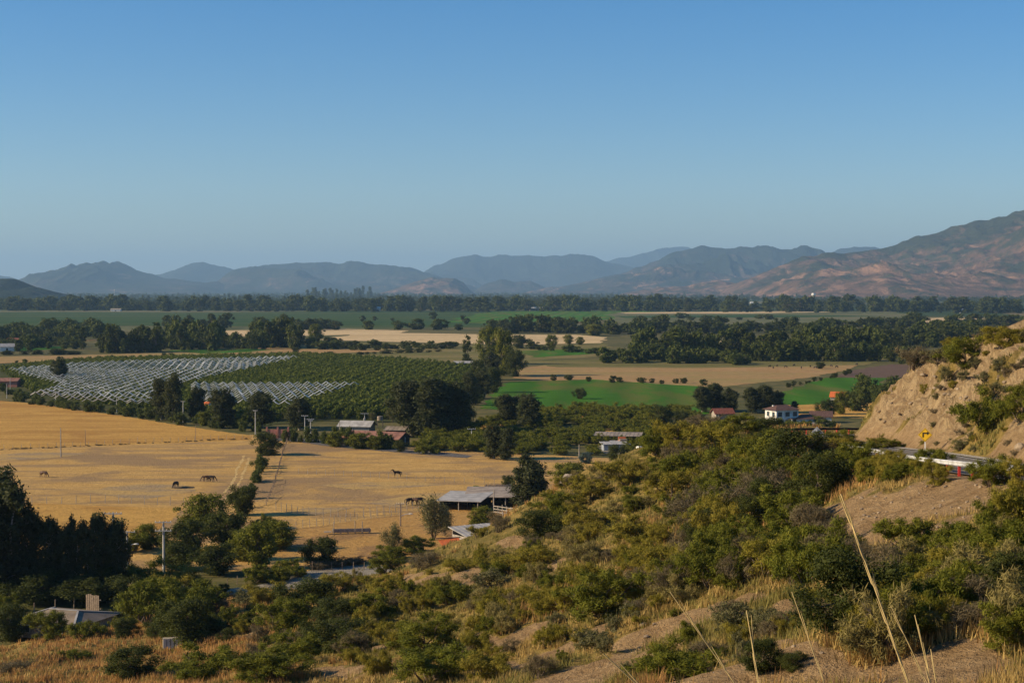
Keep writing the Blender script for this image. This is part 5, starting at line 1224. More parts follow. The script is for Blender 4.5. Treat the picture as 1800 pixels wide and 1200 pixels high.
fence([(485,897),(540,905),(600,909),(640,908),(680,903),(745,893)], 24, 1.5, 'wire_fence', "wire fence between the far pasture and the farmyard", r=.06)
fence([(455,925),(520,929),(570,923),(620,914),(700,906)], 22, 1.3, 'wire_fence', "crooked wire fence above the wooden trough", r=.05)
fence([(525,832),(600,836),(680,841),(760,846),(860,851),(905,853)], 24, 1.25, 'wire_fence', "wire fence crossing the pasture behind the standing horse", r=.05)
fence([(507,772),(498,795),(490,825),(480,860),(468,888)], 30, 1.2, 'wire_fence', "fence of close dark posts beside the pale path", r=.09, mat='wood')
fence([(640,1002),(560,1000),(500,1012),(450,1022),(400,1030)], 16, 1.2, 'wire_fence', "dark fence along the shaded track", r=.06, mat='wood')

# ---------------------------------------------------------------- animals
def skin_animal(name, joints, edges, mat, sub=2):
    me = bpy.data.meshes.new(name); me.from_pydata([j[:3] for j in joints], edges, [])
    o = bpy.data.objects.new(name, me); COL.objects.link(o)
    o.modifiers.new("skin", 'SKIN'); o.modifiers.new("sub", 'SUBSURF').levels = sub
    o.modifiers["sub"].render_levels = sub
    for v, j in zip(me.skin_vertices[0].data, joints): v.radius = (j[3], j[3] * (j[4] if len(j) > 4 else 1))
    me.skin_vertices[0].data[0].use_root = True
    dg = bpy.context.evaluated_depsgraph_get(); out = bpy.data.meshes.new_from_object(o.evaluated_get(dg))
    bpy.data.objects.remove(o); out.materials.clear(); out.materials.append(mat); out.name = name
    for p in out.polygons: p.use_smooth = True
    return out
def horse_mesh(mat, graze=True, s=1.0):
    J = [(-.1,0,1.12,.30,.85), (.45,0,1.13,.29,.9), (-.62,0,1.18,.28,.9), (-.86,0,1.14,.16)]; E = [(0,1),(0,2),(2,3)]
    if graze: neck = [(.82,0,1.08,.19,.7), (1.10,0,.72,.13,.7), (1.27,0,.36,.115,.75), (1.36,0,.12,.07)]
    else: neck = [(.78,0,1.33,.19,.7), (1.02,0,1.62,.13,.7), (1.22,0,1.60,.12,.75), (1.48,0,1.36,.075)]
    b = 1
    for q in neck: J.append(q); E.append((b, len(J) - 1)); b = len(J) - 1
    for sx in (-1, 1):       # front legs
        b = 1
        for q in [(.50,.16*sx,.82,.12), (.52+.05*sx,.17*sx,.46,.065), (.50+.07*sx,.17*sx,.10,.045), (.55+.07*sx,.17*sx,.02,.06)]: J.append(q); E.append((b, len(J) - 1)); b = len(J) - 1
    for sx in (-1, 1):       # hind legs: stifle forward, hock back
        b = 2
        for q in [(-.58,.18*sx,.82,.16), (-.80+.06*sx,.17*sx,.50,.075), (-.74+.08*sx,.17*sx,.10,.048), (-.69+.08*sx,.17*sx,.02,.06)]: J.append(q); E.append((b, len(J) - 1)); b = len(J) - 1
    return skin_animal('body', [tuple(c * s for c in q[:3]) + (q[3] * s,) + q[4:] for q in J], E, mat)
HM = {'graze': horse_mesh(M['horse']), 'gdark': horse_mesh(M['horsedark']), 'stand': horse_mesh(M['horsedark'], False)}
def tail_mesh(): return MB().tube([(-.90,0,1.18), (-1.03,0,.95), (-1.05,0,.45)], [.05,.08,.03], 6).mesh('tail', M['horsedark'])
def mane_mesh(g):
    m = MB(); P = [(.55,0,1.38), (.92,0,1.12), (1.18,0,.72)] if g else [(.62,0,1.48), (.86,0,1.66), (1.05,0,1.78)]
    return m.tube(P, [.05,.07,.04], 5).mesh('mane', M['horsedark'])
TM = tail_mesh(); MM = {True: mane_mesh(True), False: mane_mesh(False)}
def horse(px, py, kind, rz, label, sc=1.0):
    x, y, z = ground(px, py); z += .06; t = thing('horse', label, 'horse', (x, y, z), R(rz), None, (sc,) * 3)
    link('body', HM[kind], t); link('tail', TM, t); link('mane', MM[kind != 'stand'], t); return t
horse(77, 839, 'graze', -25, "brown horse grazing alone far out in the pasture")
horse(309, 858, 'gdark', -110, "dark horse grazing end on beside its painted shadow patch")
horse(363, 847, 'graze', 188, "brown horse grazing with its head away from its companion")
horse(371, 847, 'gdark', -12, "dark horse grazing close beside its brown companion")
horse(698, 839, 'stand', 205, "dark horse standing at the wire fence in the middle of the pasture")
horse(721, 888, 'gdark', 20, "dark horse at the outer end of the group by the wispy trees")
horse(729, 888, 'graze', 160, "brown horse in the middle of the group by the wispy trees")
horse(737, 887, 'gdark', 190, "dark horse half hidden by the wispy tree's crown")
shadow_spot = ground(322, 857); m = MB(); m.blob((0, 0, -.12), (2.6, 2.0, .42), 3, .06, 4)
tag(m.build('horse_shadow_patch', M['rubber'] if False else simple('horse_shadow_brown', (.14,.10,.06), .95, .05), None, shadow_spot, smooth=True), "dark flat patch shaped as the cast shadow of a grazing horse", 'painted shadow')  # low dark blob standing in for the horse's cast shadow
def cow(px, py, rz, label, grp):
    x, y, z = ground(px, py)
    t = link('cow', COW, None, (x, y, z + .05), (0, 0, R(rz))); tag(t, label, 'cow', grp)
COW = horse_mesh(M['horsedark'], True, .92)
for px, py in [(1352,646),(1360,648),(1368,645),(1380,647),(1395,644),(1408,648),(1424,646),(1432,648),(1462,645),(1470,647),(1505,642)]:
    cow(px + RG.uniform(-2, 2), py, RG.uniform(0, 360), "tiny dark cow grazing on the brown stubble", "cattle on the brown stubble")

# ---------------------------------------------------------------- buildings
def base(px, py): x, y, z = ground(px, py); return Vector((x, y, float(hz(x, y))))
def roof_gable(w, d, h, rise, over=.35, th=.14):
    m = MB()
    for s in (-1, 1):
        a = [(-w / 2 - over, 0, h + rise), (w / 2 + over, 0, h + rise), (w / 2 + over, s * (d / 2 + over), h - rise * over / (d / 2)), (-w / 2 - over, s * (d / 2 + over), h - rise * over / (d / 2))]
        m.prism(a, (0, 0, th))
    return m
def walls_gable(w, d, h, rise):
    m = MB(); P = [(-d / 2, 0), (d / 2, 0), (d / 2, h), (0, h + rise - .02), (-d / 2, h)]
    m.prism([(-w / 2, p[0], p[1]) for p in P], (w, 0, 0)); return m
def opening(parent, name, c, w, h, ax, frame=True, mat='glass', trim='white'):
    """a window or door at c on a wall facing -y (ax 'y') or -x (ax 'x')"""
    def bx(m, cx, cz, ww, hh, t, o): m.box((c[0] + cx, c[1] - o, c[2] + cz) if ax == 'y' else (c[0] - o, c[1] + cx, c[2] + cz), (ww, t, hh) if ax == 'y' else (t, ww, hh))
    m = MB(); bx(m, 0, 0, w, h, .06, .02); o = m.build(name, M[mat], parent)
    if frame:
        m = MB()
        for s in (-1, 1): bx(m, s * (w / 2 + .04), 0, .08, h + .16, .1, .03); bx(m, 0, s * (h / 2 + .04), w, .08, .1, .03)
        m.build('frame', M[trim], o)
    return o
def hip_roof(w, d, h, rise, over=.5, ridge=.45):
    m = MB(); a = w / 2 + over; b = d / 2 + over; r = w / 2 * ridge
    c = [(-a, -b, h), (a, -b, h), (a, b, h), (-a, b, h)]; t = [(-r, 0, h + rise), (r, 0, h + rise)]
    m.face([c[0], c[1], t[1], t[0]]); m.face([c[1], c[2], t[1]]); m.face([c[2], c[3], t[0], t[1]]); m.face([c[3], c[0], t[0]]); m.face(c[::-1]); return m
def shed(name, label, p, rz, w, d, hf, hb, roofmat, wallmat, posts=0, cat='shed', open_front=True, over=.5, th=.1, ribs=True):
    """single pitch roof, open or closed at the front"""
    t = thing(name, label, cat, p, R(rz))
    m = MB(); m.prism([(-w / 2 - over, -d / 2 - over, hf), (w / 2 + over, -d / 2 - over, hf), (w / 2 + over, d / 2 + over, hb), (-w / 2 - over, d / 2 + over, hb)], (0, 0, th))
    rf = m.build('roof', M[roofmat], t)
    if ribs:
        m = MB(); n = max(4, int(w / .9))
        for i in range(n + 1):
            x = -w / 2 - over + .05 + (w + 2 * over - .1) * i / n; m.bar((x, -d / 2 - over, hf + th + .02), (x, d / 2 + over, hb + th + .02), .07, .05)
        m.build('roof_ribs', M[roofmat], rf)
    m = MB(); m.box((0, d / 2, hb / 2 - .05), (w, .12, hb - .1)); m.box((-w / 2 + .06, .06, min(hf, hb) / 2), (.12, d - .14, min(hf, hb) - .06)); m.box((w / 2 - .06, .06, min(hf, hb) / 2), (.12, d - .14, min(hf, hb) - .06))
    if not open_front: m.box((0, -d / 2, hf / 2 - .05), (w - .26, .12, hf - .1))
    m.build('wall', M[wallmat], t)
    for i in range(posts):
        x = -w / 2 + .15 + (w - .3) * i / max(posts - 1, 1); MB().tube([(x, -d / 2 - .2, -.2), (x, -d / 2 - .2, hf)], .09, 6).build('post', M['greywood'], t)
    return t
# open shed of the farmyard: pale tin end and a long brown roof
p = base(812, 897); s = p.y / F
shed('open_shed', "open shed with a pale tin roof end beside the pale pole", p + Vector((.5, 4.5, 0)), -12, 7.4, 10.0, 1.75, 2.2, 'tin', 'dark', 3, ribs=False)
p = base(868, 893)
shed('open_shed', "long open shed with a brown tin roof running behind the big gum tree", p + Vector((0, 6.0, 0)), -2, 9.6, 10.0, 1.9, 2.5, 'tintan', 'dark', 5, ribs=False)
# plank fence and vine behind
def plank_fence(name, label, p, rz, w, h, mat, cat='fence', gap=.05, step=.28):
    t = thing(name, label, cat, p, R(rz)); m = MB(); n = int(w / step)
    for i in range(n): hh = h * RG.uniform(.95, 1.03); m.box((-w / 2 + step * (i + .5), RG.uniform(-.03, .03), hh / 2), (step - gap, .04, hh))
    m.build('planks', M[mat], t); m = MB(); m.box((0, .07, h * .3), (w, .06, .1)); m.box((0, .07, h * .75), (w, .06, .1)); m.build('rails', M['wood'], t)
    return t
plank_fence('plank_fence', "weathered plank fence behind the open sheds", base(876, 872), 6, 5.4, 2.3, 'greywood')
o = tree(840, 869, 36, 15, 'hedge', "bright green vine row behind the open shed", 'vine_row', None, 'vine')
b = K['hedge'][0].leaf.copy(); b.materials.clear(); b.materials.append(M['lime']); o.children[0].data = b
# wooden corral rails by the shed
def rails(name, label, a, b, h, n, nr, cat='fence', mat='greywood'):
    t = thing(name, label, cat, a); d = b - a
    for i in range(n):
        q = d * (i / (n - 1)); MB().tube([q - Vector((0, 0, .2)), q + Vector((0, 0, h * RG.uniform(.95, 1.25)))], .08, 6).build('post', M[mat], t)
    for k in range(nr):
        z = h * (k + .7) / nr; m = MB(); m.bar(Vector((0, -.1, z)), d + Vector((0, -.1, z + RG.uniform(-.1, .1))), .07, .14); m.build('rail', M[mat], t)
    return t
rails('rail_fence', "wooden corral fence of three rails beside the open shed", base(868, 902), base(906, 908), 1.5, 6, 3)
rails('rail_fence', "broken corral rails in front of the big gum tree", base(884, 912), base(912, 914), 1.2, 4, 2)
# feeding trough
t = thing('feeding_trough', "long low wooden trough with tall end stakes in the brown farmyard", 'trough', base(618, 938), R(9))
m = MB(); m.box((0, 0, .35), (6.2, .7, .08)); m.build('bed', M['wood'], t)
for sy in (-1, 1): MB().box((0, sy * .38, .62), (6.2, .06, .42)).build('side_board', M['greywood'], t)
for sx in (-3.1, 3.1): MB().box((sx, 0, .62), (.06, .70, .42)).build('end_board', M['greywood'], t)
for k in range(6):
    for sy in (-1, 1): MB().tube([(-2.9 + k * 1.16, sy * .44, -.1), (-2.9 + k * 1.16, sy * .44, .9 + (1.2 if (k * 7 + (sy > 0) * 3) % 4 == 0 else 0))], .06, 6).build('stake', M['greywood'], t)
MB().box((-3.9, -.1, .45), (1.2, .9, .06)).build('loading_board', M['greywood'], t)
# lean-to roof, orange tarpaulin, gabled roof at the slope's edge
p = base(850, 955)
shed('tin_shed', "long grey tin roof sloping behind the hillside grass", Vector((at(858,945,252)[0], 252, 0)), 34, 10.0, 5.0, 2.0, 3.0, 'tin', 'greywood', 3, open_front=False)
t = thing('tarpaulin', "orange tarpaulin with a dark roof edge behind the slope", 'tarpaulin', Vector((at(792,955,243)[0], 243, .7)), R(18))
m = MB(); m.prism([(-1.6, -1.2, .9), (1.6, -1.2, 1.05), (1.6, 1.2, 1.7), (-1.6, 1.2, 1.5)], (0, 0, .05)); m.build('sheet', M['orange'], t)
m = MB(); m.box((0, 1.35, 1.75), (3.8, .4, .12)); m.build('roof_edge', M['tile'], t)
for sx in (-1.5, 1.5): MB().tube([(sx, -1.15, -.9), (sx, -1.15, .9)], .05, 5).build('pole', M['greywood'], t)
t = thing('gabled_house', "gabled house with a brown roof half hidden by the slope", 'house', base(1030, 872), R(-28))
walls_gable(8, 6, 2.4, 1.6).build('wall', M['brick'], t); roof_gable(8, 6, 2.4, 1.6, .5).build('roof', M['tintan'], t)
opening(t, 'window', (-1.5, -3.02, 1.5), 1.1, 1.0, 'y')
t = thing('hay_rack', "low yellow boards on the grass beside the gabled house", 'boards', base(978, 862), R(5))
for k in range(4): MB().box((k * 1.3 - 2, RG.uniform(-.5, .5), .3 + .1 * (k % 2)), (1.5, .35, .12), RG.uniform(-.3, .3)).build('board', M['straw'], t)

# house with the grey roof below the gum row
t = thing('grey_roofed_house', "low house with a wide grey tin roof below the gum row", 'house', base(112, 1112), R(-20))
W_, D_ = 8.0, 8.4
MB().box((0, 0, .8), (W_, D_, 1.6)).build('wall', M['greywood'], t); rf = hip_roof(W_, D_, 1.62, .95, .8, .5).build('roof', M['greytin'], t)
m = MB(); m.bar((-2.0, 0, 2.6), (2.0, 0, 2.6), .3, .06)
for sx in (-1, 1):
    for sy in (-1, 1): m.bar((sx * 2.0, 0, 2.6), (sx * 4.8, sy * 5.0, 1.66), .22, .06)
m.build('ridge_cap', M['tin'], rf)
opening(t, 'window', (-2.2, -D_ / 2 - .02, 1.1), 1.2, .9, 'y'); opening(t, 'window', (2.2, -D_ / 2 - .02, 1.1), 1.2, .9, 'y'); opening(t, 'door', (.2, -D_ / 2 - .02, .85), .9, 1.65, 'y', True, 'wood')
MB().box((3.0, -D_ / 2 - 1.1, .5), (2.2, .8, .1)).build('bench', M['white'], t)
plank_fence('plank_screen', "leaning brown plank panel behind the grey roof", base(148, 1092) + Vector((.6, 2, .5)), -24, 2.2, 2.4, 'wood', 'panel')
p = base(36, 1042); shed('small_shed', "small pale roof in the shade of the gum row", p, 15, 3.6, 2.6, 2.0, 2.3, 'white', 'greywood', 0, open_front=False)
p = hit(303, 1140); t = thing('slatted_crate', "small white slatted crate under the black looking bush", 'crate', p, R(15))
for k in range(5): MB().box((-.7 + k * .35, -.42, .5), (.26, .04, 1.0)).build('slat', M['white'], t)
MB().box((0, 0, .5), (1.7, .76, .95)).build('body', M['greywood'], t)
for k, (px, py) in enumerate([(60, 1080), (97, 1074), (130, 1072), (165, 1075)]):
    p = base(px, py); tag(MB().tube([(0, 0, -.2), (.03, 0, 1.5)], [.08, .07], 6).build('fence_post', M['wood'], None, p), ["post behind the grey roof, by the frame's edge", "post behind the ridge of the grey roof", "post beside the leaning plank panel", "post beyond the leaning plank panel"][k], 'post')

# brick gate, tin house, rusty shed, water tank on the lane
t = thing('brick_gate', "brick red gate wall of two panels by the lane", 'gate', base(488, 770), R(-3)); s = base(488, 770).y / F
for k, dx in enumerate((-9, 9.5)): MB().box((dx * s, 0, 1.25), (17 * s, .14, 2.3)).build('gate_panel', M['brick'], t)
for dx in (-19, .2, 19, 28): MB().box((dx * s, 0, 1.5 if dx < 20 else 1.3), (.42, .42, 3.0 if dx < 20 else 2.6)).build('gate_pillar', M['brick'], t)
MB().box((23.6 * s, .1, 1.0), (7 * s, .08, 1.9)).build('side_gate', M['wood'], t)
p = base(628, 762); t = thing('tin_house', "house with a pale tin roof behind the rusty shed", 'house', p, R(-12))
walls_gable(8.6, 5.6, 2.4, 1.1).build('wall', M['greywood'], t); roof_gable(8.6, 5.6, 2.4, 1.1, .6).build('roof', M['tin'], t)
opening(t, 'window', (-2.8, -2.82, 1.4), 1.0, 1.1, 'y'); opening(t, 'door', (-1.0, -2.82, 1.0), .9, 2.0, 'y', True, 'dark')
p = base(654, 782); t = thing('rusty_shed', "long shed with a rusty red tin roof and an open dark end", 'shed', p, R(-22))
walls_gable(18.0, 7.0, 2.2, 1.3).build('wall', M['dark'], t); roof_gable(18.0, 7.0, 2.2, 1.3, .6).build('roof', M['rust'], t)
MB().box((9.4, 0, 1.2), (.12, .12, 2.3)).build('post', M['white'], t)
p = base(668, 752); t = thing('water_tank', "small pale water tank on a stand before the orchard", 'tank', p)
MB().tube([(0, 0, 2.2), (0, 0, 3.4)], .8, 14).build('tank', M['tintan'], t, smooth=False)
for sx, sy in ((-.8, -.8), (.8, -.8), (.8, .8), (-.8, .8)): MB().bar((sx, sy, -.1), (sx, sy, 2.2), .12).build('leg', M['wood'], t)
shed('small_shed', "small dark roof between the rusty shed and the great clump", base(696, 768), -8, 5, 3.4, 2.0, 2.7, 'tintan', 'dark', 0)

# long weathered shed, low blue shed, truck and pickup on the pale yard
p = base(1088, 780)
shed('long_shed', "long weathered wooden shed under a patched roof in the scrub", p + Vector((0, 3, 0)), -9, 11.5, 5.0, 2.0, 2.5, 'tintan', 'greywood', 7)
shed('low_shed', "low pale blue walled shed in front of the weathered one", base(1081, 791), 6, 6.2, 3.4, 1.6, 1.9, 'tin', 'bluewall', 0, open_front=False)
def vehicle(name, label, p, rz, L, Wd, H, cab, mat, cat, boxmat=None, boxh=0):
    """car, van, pickup or truck: body with hood and cabin in one outline, windows, wheels"""
    t = thing(name, label, cat, p, R(rz)); g = .32
    P = [(-L/2, g), (L/2, g), (L/2, H*.52), (L/2 - L*.2, H*.58)] + [(cab[1]*L + .35, H*.6), (cab[1]*L - .15, H), (cab[0]*L + .1, H), (cab[0]*L - .1, H*.6), (-L/2, H*.58)]
    m = MB(); m.prism([(x, -Wd/2, z) for x, z in P], (0, Wd, 0)); bd = m.build('body', M[mat], t, bevel=.05)
    for sy in (-1, 1):
        c0, c1 = cab[0]*L + .15, cab[1]*L - .05
        MB().box(((c0+c1)/2, sy*(Wd/2 + .005), H*.79), (c1-c0, .03, H*.26)).build('side_window', M['glass'], t)
        for sx in (-1, 1):
            w = MB().tube([(sx*L*.31, sy*(Wd/2 - .2), .34), (sx*L*.31, sy*(Wd/2 + .03), .34)], .34, 14).build('wheel', M['rubber'], t)
            MB().tube([(sx*L*.31, sy*(Wd/2 + .02), .34), (sx*L*.31, sy*(Wd/2 + .045), .34)], .19, 10).build('rim', M['steel'], w)
        MB().box((L/2 + .01, sy*(Wd/2 - .25), H*.44), (.06, .3, .14)).build('headlight', M['white'], t)
    MB().box((L/2 + .05, 0, g + .12), (.12, Wd, .2)).build('bumper', M['dark'], t)
    if boxmat: MB().box((-L*.22, 0, .75 + boxh/2), (L*.5, Wd - .06, boxh)).build('cargo_box', M[boxmat], t)
    return t
vehicle('pickup', "white pickup parked on the pale yard by the long shed", base(1127, 796), 200, 4.9, 1.75, 1.65, (-.02, .2), 'white', 'pickup')
vehicle('orange_truck', "orange truck standing in the opening of the long shed", base(1094, 784) + Vector((0, -.4, 0)), 95, 4.8, 1.9, 2.3, (.08, .30), 'orange', 'truck', 'wood', 1.2)
tag(plank_fence('white_board', "white board leaning on the long shed's front", base(1082, 785), 0, 3.0, 1.7, 'white', 'board', .01, .5))

# white house beyond the bend
p = base(1374, 748); t = thing('white_house', "white two storey house with a brown hipped roof beyond the bend", 'house', p, R(24))
wl = MB(); wl.box((0, 0, 2.4), (7.6, 6.0, 4.8)); wl.build('wall', M['white'], t)
hip_roof(7.6, 6.0, 4.82, 1.3, .7).build('roof', M['tile'], t)
for x in (-2.6, 0, 2.6):
    for z in (1.3, 3.6): opening(t, 'window', (x, -3.02, z), 1.3, 1.2, 'y', True, 'glass', 'greywood')
for y in (-1.5, 1.3): opening(t, 'window', (-3.82, y, 3.6), 1.1, 1.2, 'x', True, 'glass', 'greywood')
MB().box((2.2, -4.1, 2.35), (4.2, 2.2, .18)).build('porch_roof', M['tile'], t)
for x in (.3, 2.2, 4.1): MB().box((x, -5.0, 1.13), (.22, .22, 2.26)).build('porch_column', M['white'], t)
MB().box((-2.4, .8, 5.7), (.5, .5, .7)).build('chimney', M['white'], t)
p = base(1420, 748); t = thing('low_house', "low brown roofed house joined to the white one's side", 'house', p, R(14))
MB().box((0, 0, 1.1), (8, 5, 2.2)).build('wall', M['white'], t); hip_roof(8, 5, 2.22, 1.2, .7).build('roof', M['tile'], t)
for x in (-2.8, -.4, 2.2): opening(t, 'window', (x, -2.52, 1.3), 1.0, 1.0, 'y')
p = base(1443, 742); t = thing('low_house', "smaller brown roofed house before the dark tree", 'house', p, R(-8))
walls_gable(6, 5, 2.0, 1.3).build('wall', M['white'], t); roof_gable(6, 5, 2.0, 1.3, .5).build('roof', M['tile'], t); opening(t, 'window', (-1.5, -2.52, 1.2), 1.0, 1.0, 'y')
p = base(1270, 736); t = thing('red_roofed_house', "house with a red tiled roof above the ridge bushes", 'house', p, R(10))
walls_gable(5.6, 4.6, 1.9, 1.3).build('wall', M['greywood'], t); roof_gable(5.6, 4.6, 1.9, 1.3, .5).build('roof', M['redtile'], t); opening(t, 'window', (-1.4, -2.32, 1.1), .9, .9, 'y')
p = base(1475, 706); t = thing('orange_roofed_house', "small hut with an orange roof among dark trees", 'house', p, R(-20))
walls_gable(5.5, 4.5, 2.0, 1.5).build('wall', M['greywood'], t); roof_gable(5.5, 4.5, 2.0, 1.5, .4).build('roof', M['orange'], t)
t = thing('garden_wall', "long low white wall in front of the white house", 'wall', base(1345, 752)); e = base(1388, 752) - base(1345, 752); e2 = base(1418, 750.5) - base(1345, 752); e3 = base(1448, 750.5) - base(1345, 752)
m = MB(); m.bar(Vector((0, 0, .8)), e + Vector((0, 0, .8)), .2, 1.6); m.build('panel', M['white'], t); m = MB(); m.bar(e2 + Vector((0, 0, .7)), e3 + Vector((0, 0, .7)), .2, 1.4); m.build('panel', M['white'], t)

# hut and buildings of the middle distance
def small_house(px, py, rz, w, d, h, rise, roof, wall, label, name='farm_house'):
    t = thing(name, label, 'building', base(px, py), R(rz))
    walls_gable(w, d, h, rise).build('wall', M[wall], t); roof_gable(w, d, h, rise, .4).build('roof', M[roof], t)
    opening(t, 'door', (0, -d / 2 - .02, 1.0), 1.2, 2.0, 'y', False, 'dark'); return t
small_house(108, 681, 5, 2.0, 1.8, 2.6, .3, 'white', 'white', "small white hut under the gum tree by the nets", 'white_hut')
small_house(814, 648, 8, 9, 5, 3.0, .8, 'tin', 'greywood', "low pale shed beside the pointed cypress", 'pale_shed')
vehicle('van', "white van parked by the leafy trees at the orchard's corner", base(846, 650), 180, 5, 1.9, 2.2, (-.42, .3), 'white', 'van')
small_house(362, 726, -30, 3.0, 3, 2.6, 1.0, 'orange', 'white', "small orange roof between the gum trees before the nets")
small_house(12, 617, 20, 9, 6, 3, 1.8, 'tin', 'white', "grey roofed white house among the low garden trees")
small_house(33, 604, -5, 16, 7, 2.6, 1.5, 'redtile', 'white', "long red tiled house among the garden trees")
small_house(8, 680, 0, 12, 6, 2.6, 1.0, 'rust', 'brick', "low red shed at the frame's edge by the lane")
small_house(204, 547, 0, 18, 8, 3, 2, 'tintan', 'white', "long pale building before the far tree row")
small_house(664, 546, 10, 10, 8, 5, 2, 'white', 'white', "tiny white building at the back of the dark green crop")
small_house(943, 546, 10, 26, 8, 5, 2, 'white', 'tintan', "tiny pale roof at the back of the bright strip")
small_house(981, 540, 0, 7, 6, 9, 2, 'tintan', 'straw', "tiny yellow building in front of the far wood", 'tall_building')
small_house(1122, 537, 12, 14, 8, 6, 2, 'redtile', 'white', "tiny pink roofed building in the far wood")
small_house(1153, 537, -12, 12, 8, 6, 2, 'redtile', 'white', "tiny red roofed building next to the pink roofed one")
small_house(1138, 545, 0, 8, 6, 5, 2, 'white', 'white', "tiny white hut in front of the far wood")
small_house(1325, 536, 0, 18, 8, 6, 2, 'white', 'white', "tiny white building in the far wood under the broad mountain")
small_house(1474, 538, 8, 20, 8, 7, 2, 'white', 'white', "tiny white building in the far wood under the bare slopes")
small_house(1556, 538, -6, 28, 9, 6, 2, 'tin', 'white', "wide white building in the far wood under the bare slopes")
small_house(1682, 540, 4, 26, 9, 6, 2, 'tin', 'white', "wide white building in the far wood above the cut's crest")
small_house(1715, 541, 0, 18, 8, 5, 2, 'tintan', 'white', "pale building next to the wide white one above the cut")
small_house(1694, 550, 0, 12, 8, 5, 2, 'white', 'white', "tiny white hut in front of the wide white building")
t = thing('water_tower', "tiny white water tower rising from the far wood", 'tower', base(1430, 534)); MB().tube([(0, 0, 0), (0, 0, 22)], 1.2, 8).build('shaft', M['white'], t); MB().tube([(0, 0, 21), (0, 0, 24), (0, 0, 29)], [3, 6, 5], 12).build('tank', M['white'], t)
t = thing('mast', "thin pale mast standing before the twin topped mountain", 'mast', base(201, 540)); MB().tube([(0, 0, 0), (0, 0, 40)], [.5, .3], 6).build('shaft', M['white'], t); MB().box((0, 0, 38), (2, .8, 2)).build('antenna', M['white'], t)
t = thing('chimney_stack', "thin brown tower standing among the far trees", 'tower', base(1414, 546)); MB().tube([(0, 0, 0), (0, 0, 20)], [2.4, 1.8], 8).build('shaft', M['greywood'], t); MB().tube([(0, 0, 20), (0, 0, 21)], 2.1, 8).build('rim', M['greywood'], t)

# ---------------------------------------------------------------- guardrails
def guardrail(name, label, i0, i1, off, beam, back, step, flip=1):
    pts = [p.copy() for p in ROAD[i0:i1]]; out = []
    for i, p in enumerate(pts):
        d = pts[min(i + 1, len(pts) - 1)] - pts[max(i - 1, 0)]; d.z = 0; d.normalize(); out.append((p + Vector((d.y, -d.x, 0)) * off, Vector((d.y, -d.x, 0)), d))
    t = thing(name, label, 'guardrail', out[0][0]); o0 = out[0][0]
    prof = [(.0, .46), (.06, .50), (.06, .55), (.0, .595), (.06, .64), (.06, .69), (.0, .73)]
    v = []; n = len(prof)
    for p, r, d in out:
        for a, z in prof: v.append(tuple(p - o0 + r * (-a * flip) + Vector((0, 0, z))))
    k = len(out); v += [tuple(Vector(q) + (out[i // n][1] * .012 * flip)) for i, q in enumerate(v)]
    f = []
    for i in range(k - 1):
        for j in range(n - 1):
            q = [i * n + j, i * n + j + 1, (i + 1) * n + j + 1, (i + 1) * n + j]; f.append(q); f.append([x + k * n for x in q[::-1]])
    link('beam', mesh_np('beam', v, f, [M[beam]]), t)
    acc = 0; nxt = step * .5
    for (p, r, d), (p2, r2, d2) in zip(out[:-1], out[1:]):
        L = (p2 - p).length
        while nxt <= acc + L:
            q = p.lerp(p2, (nxt - acc) / L) - o0
            MB().box(q + r * (.10 * flip) + Vector((0, 0, .17)), (.13, .13, 1.08), math.atan2(d.y, d.x)).build('rail_post', M['red'], t); nxt += step
        acc += L
    return t
def idx(Y): return min(range(len(ROAD)), key=lambda i: abs(ROAD[i].y - Y) if ROAD[i].x < 45 else 1e9)
guardrail('guardrail', "white guardrail with red posts along the road under the curve sign", idx(60), idx(146), -HALF - .55, 'barrier', 'barrier', 4.0)
guardrail('guardrail', "short white guardrail with red posts at the entry of the bend", idx(150), idx(172), -HALF - .55, 'barrier', 'barrier', 2.6)
guardrail('guardrail', "dark guardrail with many red posts round the outside of the bend", idx(176), len(ROAD) - 6, -HALF - .55, 'rubber', 'rubber', 2.0, -1)

# ---------------------------------------------------------------- signs
def diamond(m, c, h, y, t): m.prism([(c[0], y, c[1] - h), (c[0] + h, y, c[1]), (c[0], y, c[1] + h), (c[0] - h, y, c[1])], (0, t, 0))
x, y, _ = at(1626, 797, 138); z = float(hz(x, y)); zc = CAMZ + ray(1626, 764)[2] * y / ray(1626, 764)[1] - z
t = thing('curve_sign', "yellow diamond warning sign with a black arrow bending sideways", 'sign', (x, y, z), R(-16))
MB().box((0, .04, zc * .5), (.11, .07, zc + .6)).build('post', M['white'], t)
m = MB(); diamond(m, (0, zc), .60, -.035, .03); pl = m.build('sign_plate', M['yellow'], t)
m = MB()
for s_ in range(4):
    a = [(0, -.57), (.57, 0), (0, .57), (-.57, 0)][s_]; b = [(.57, 0), (0, .57), (-.57, 0), (0, -.57)][s_]
    m.bar((a[0] * .93, -.039, zc + a[1] * .93), (b[0] * .93, -.039, zc + b[1] * .93), .008, .022)
m.build('border', M['black'], pl)
m = MB(); m.box((-.17, -.042, zc - .06), (.11, .012, .30)); m.box((-.03, -.042, zc + .145), (.39, .012, .11)); m.prism([(.16, -.048, zc + .30), (.16, -.048, zc - .01), (.36, -.048, zc + .145)], (0, .012, 0))
m.build('arrow', M['black'], pl)
x, y, _ = at(1436, 790, 143); z = float(hz(x, y)); zc = CAMZ + ray(1436, 762)[2] * y / ray(1436, 762)[1] - z
t = thing('sign_back', "bare grey back of a diamond warning sign above the ridge bushes", 'sign', (x, y, z), R(-6))
MB().box((0, -.05, zc * .5 + .1), (.08, .06, zc + .7)).build('post', M['steel'], t); m = MB(); diamond(m, (0, zc), .62, 0, .03); pl = m.build('sign_plate', M['steel'], t)
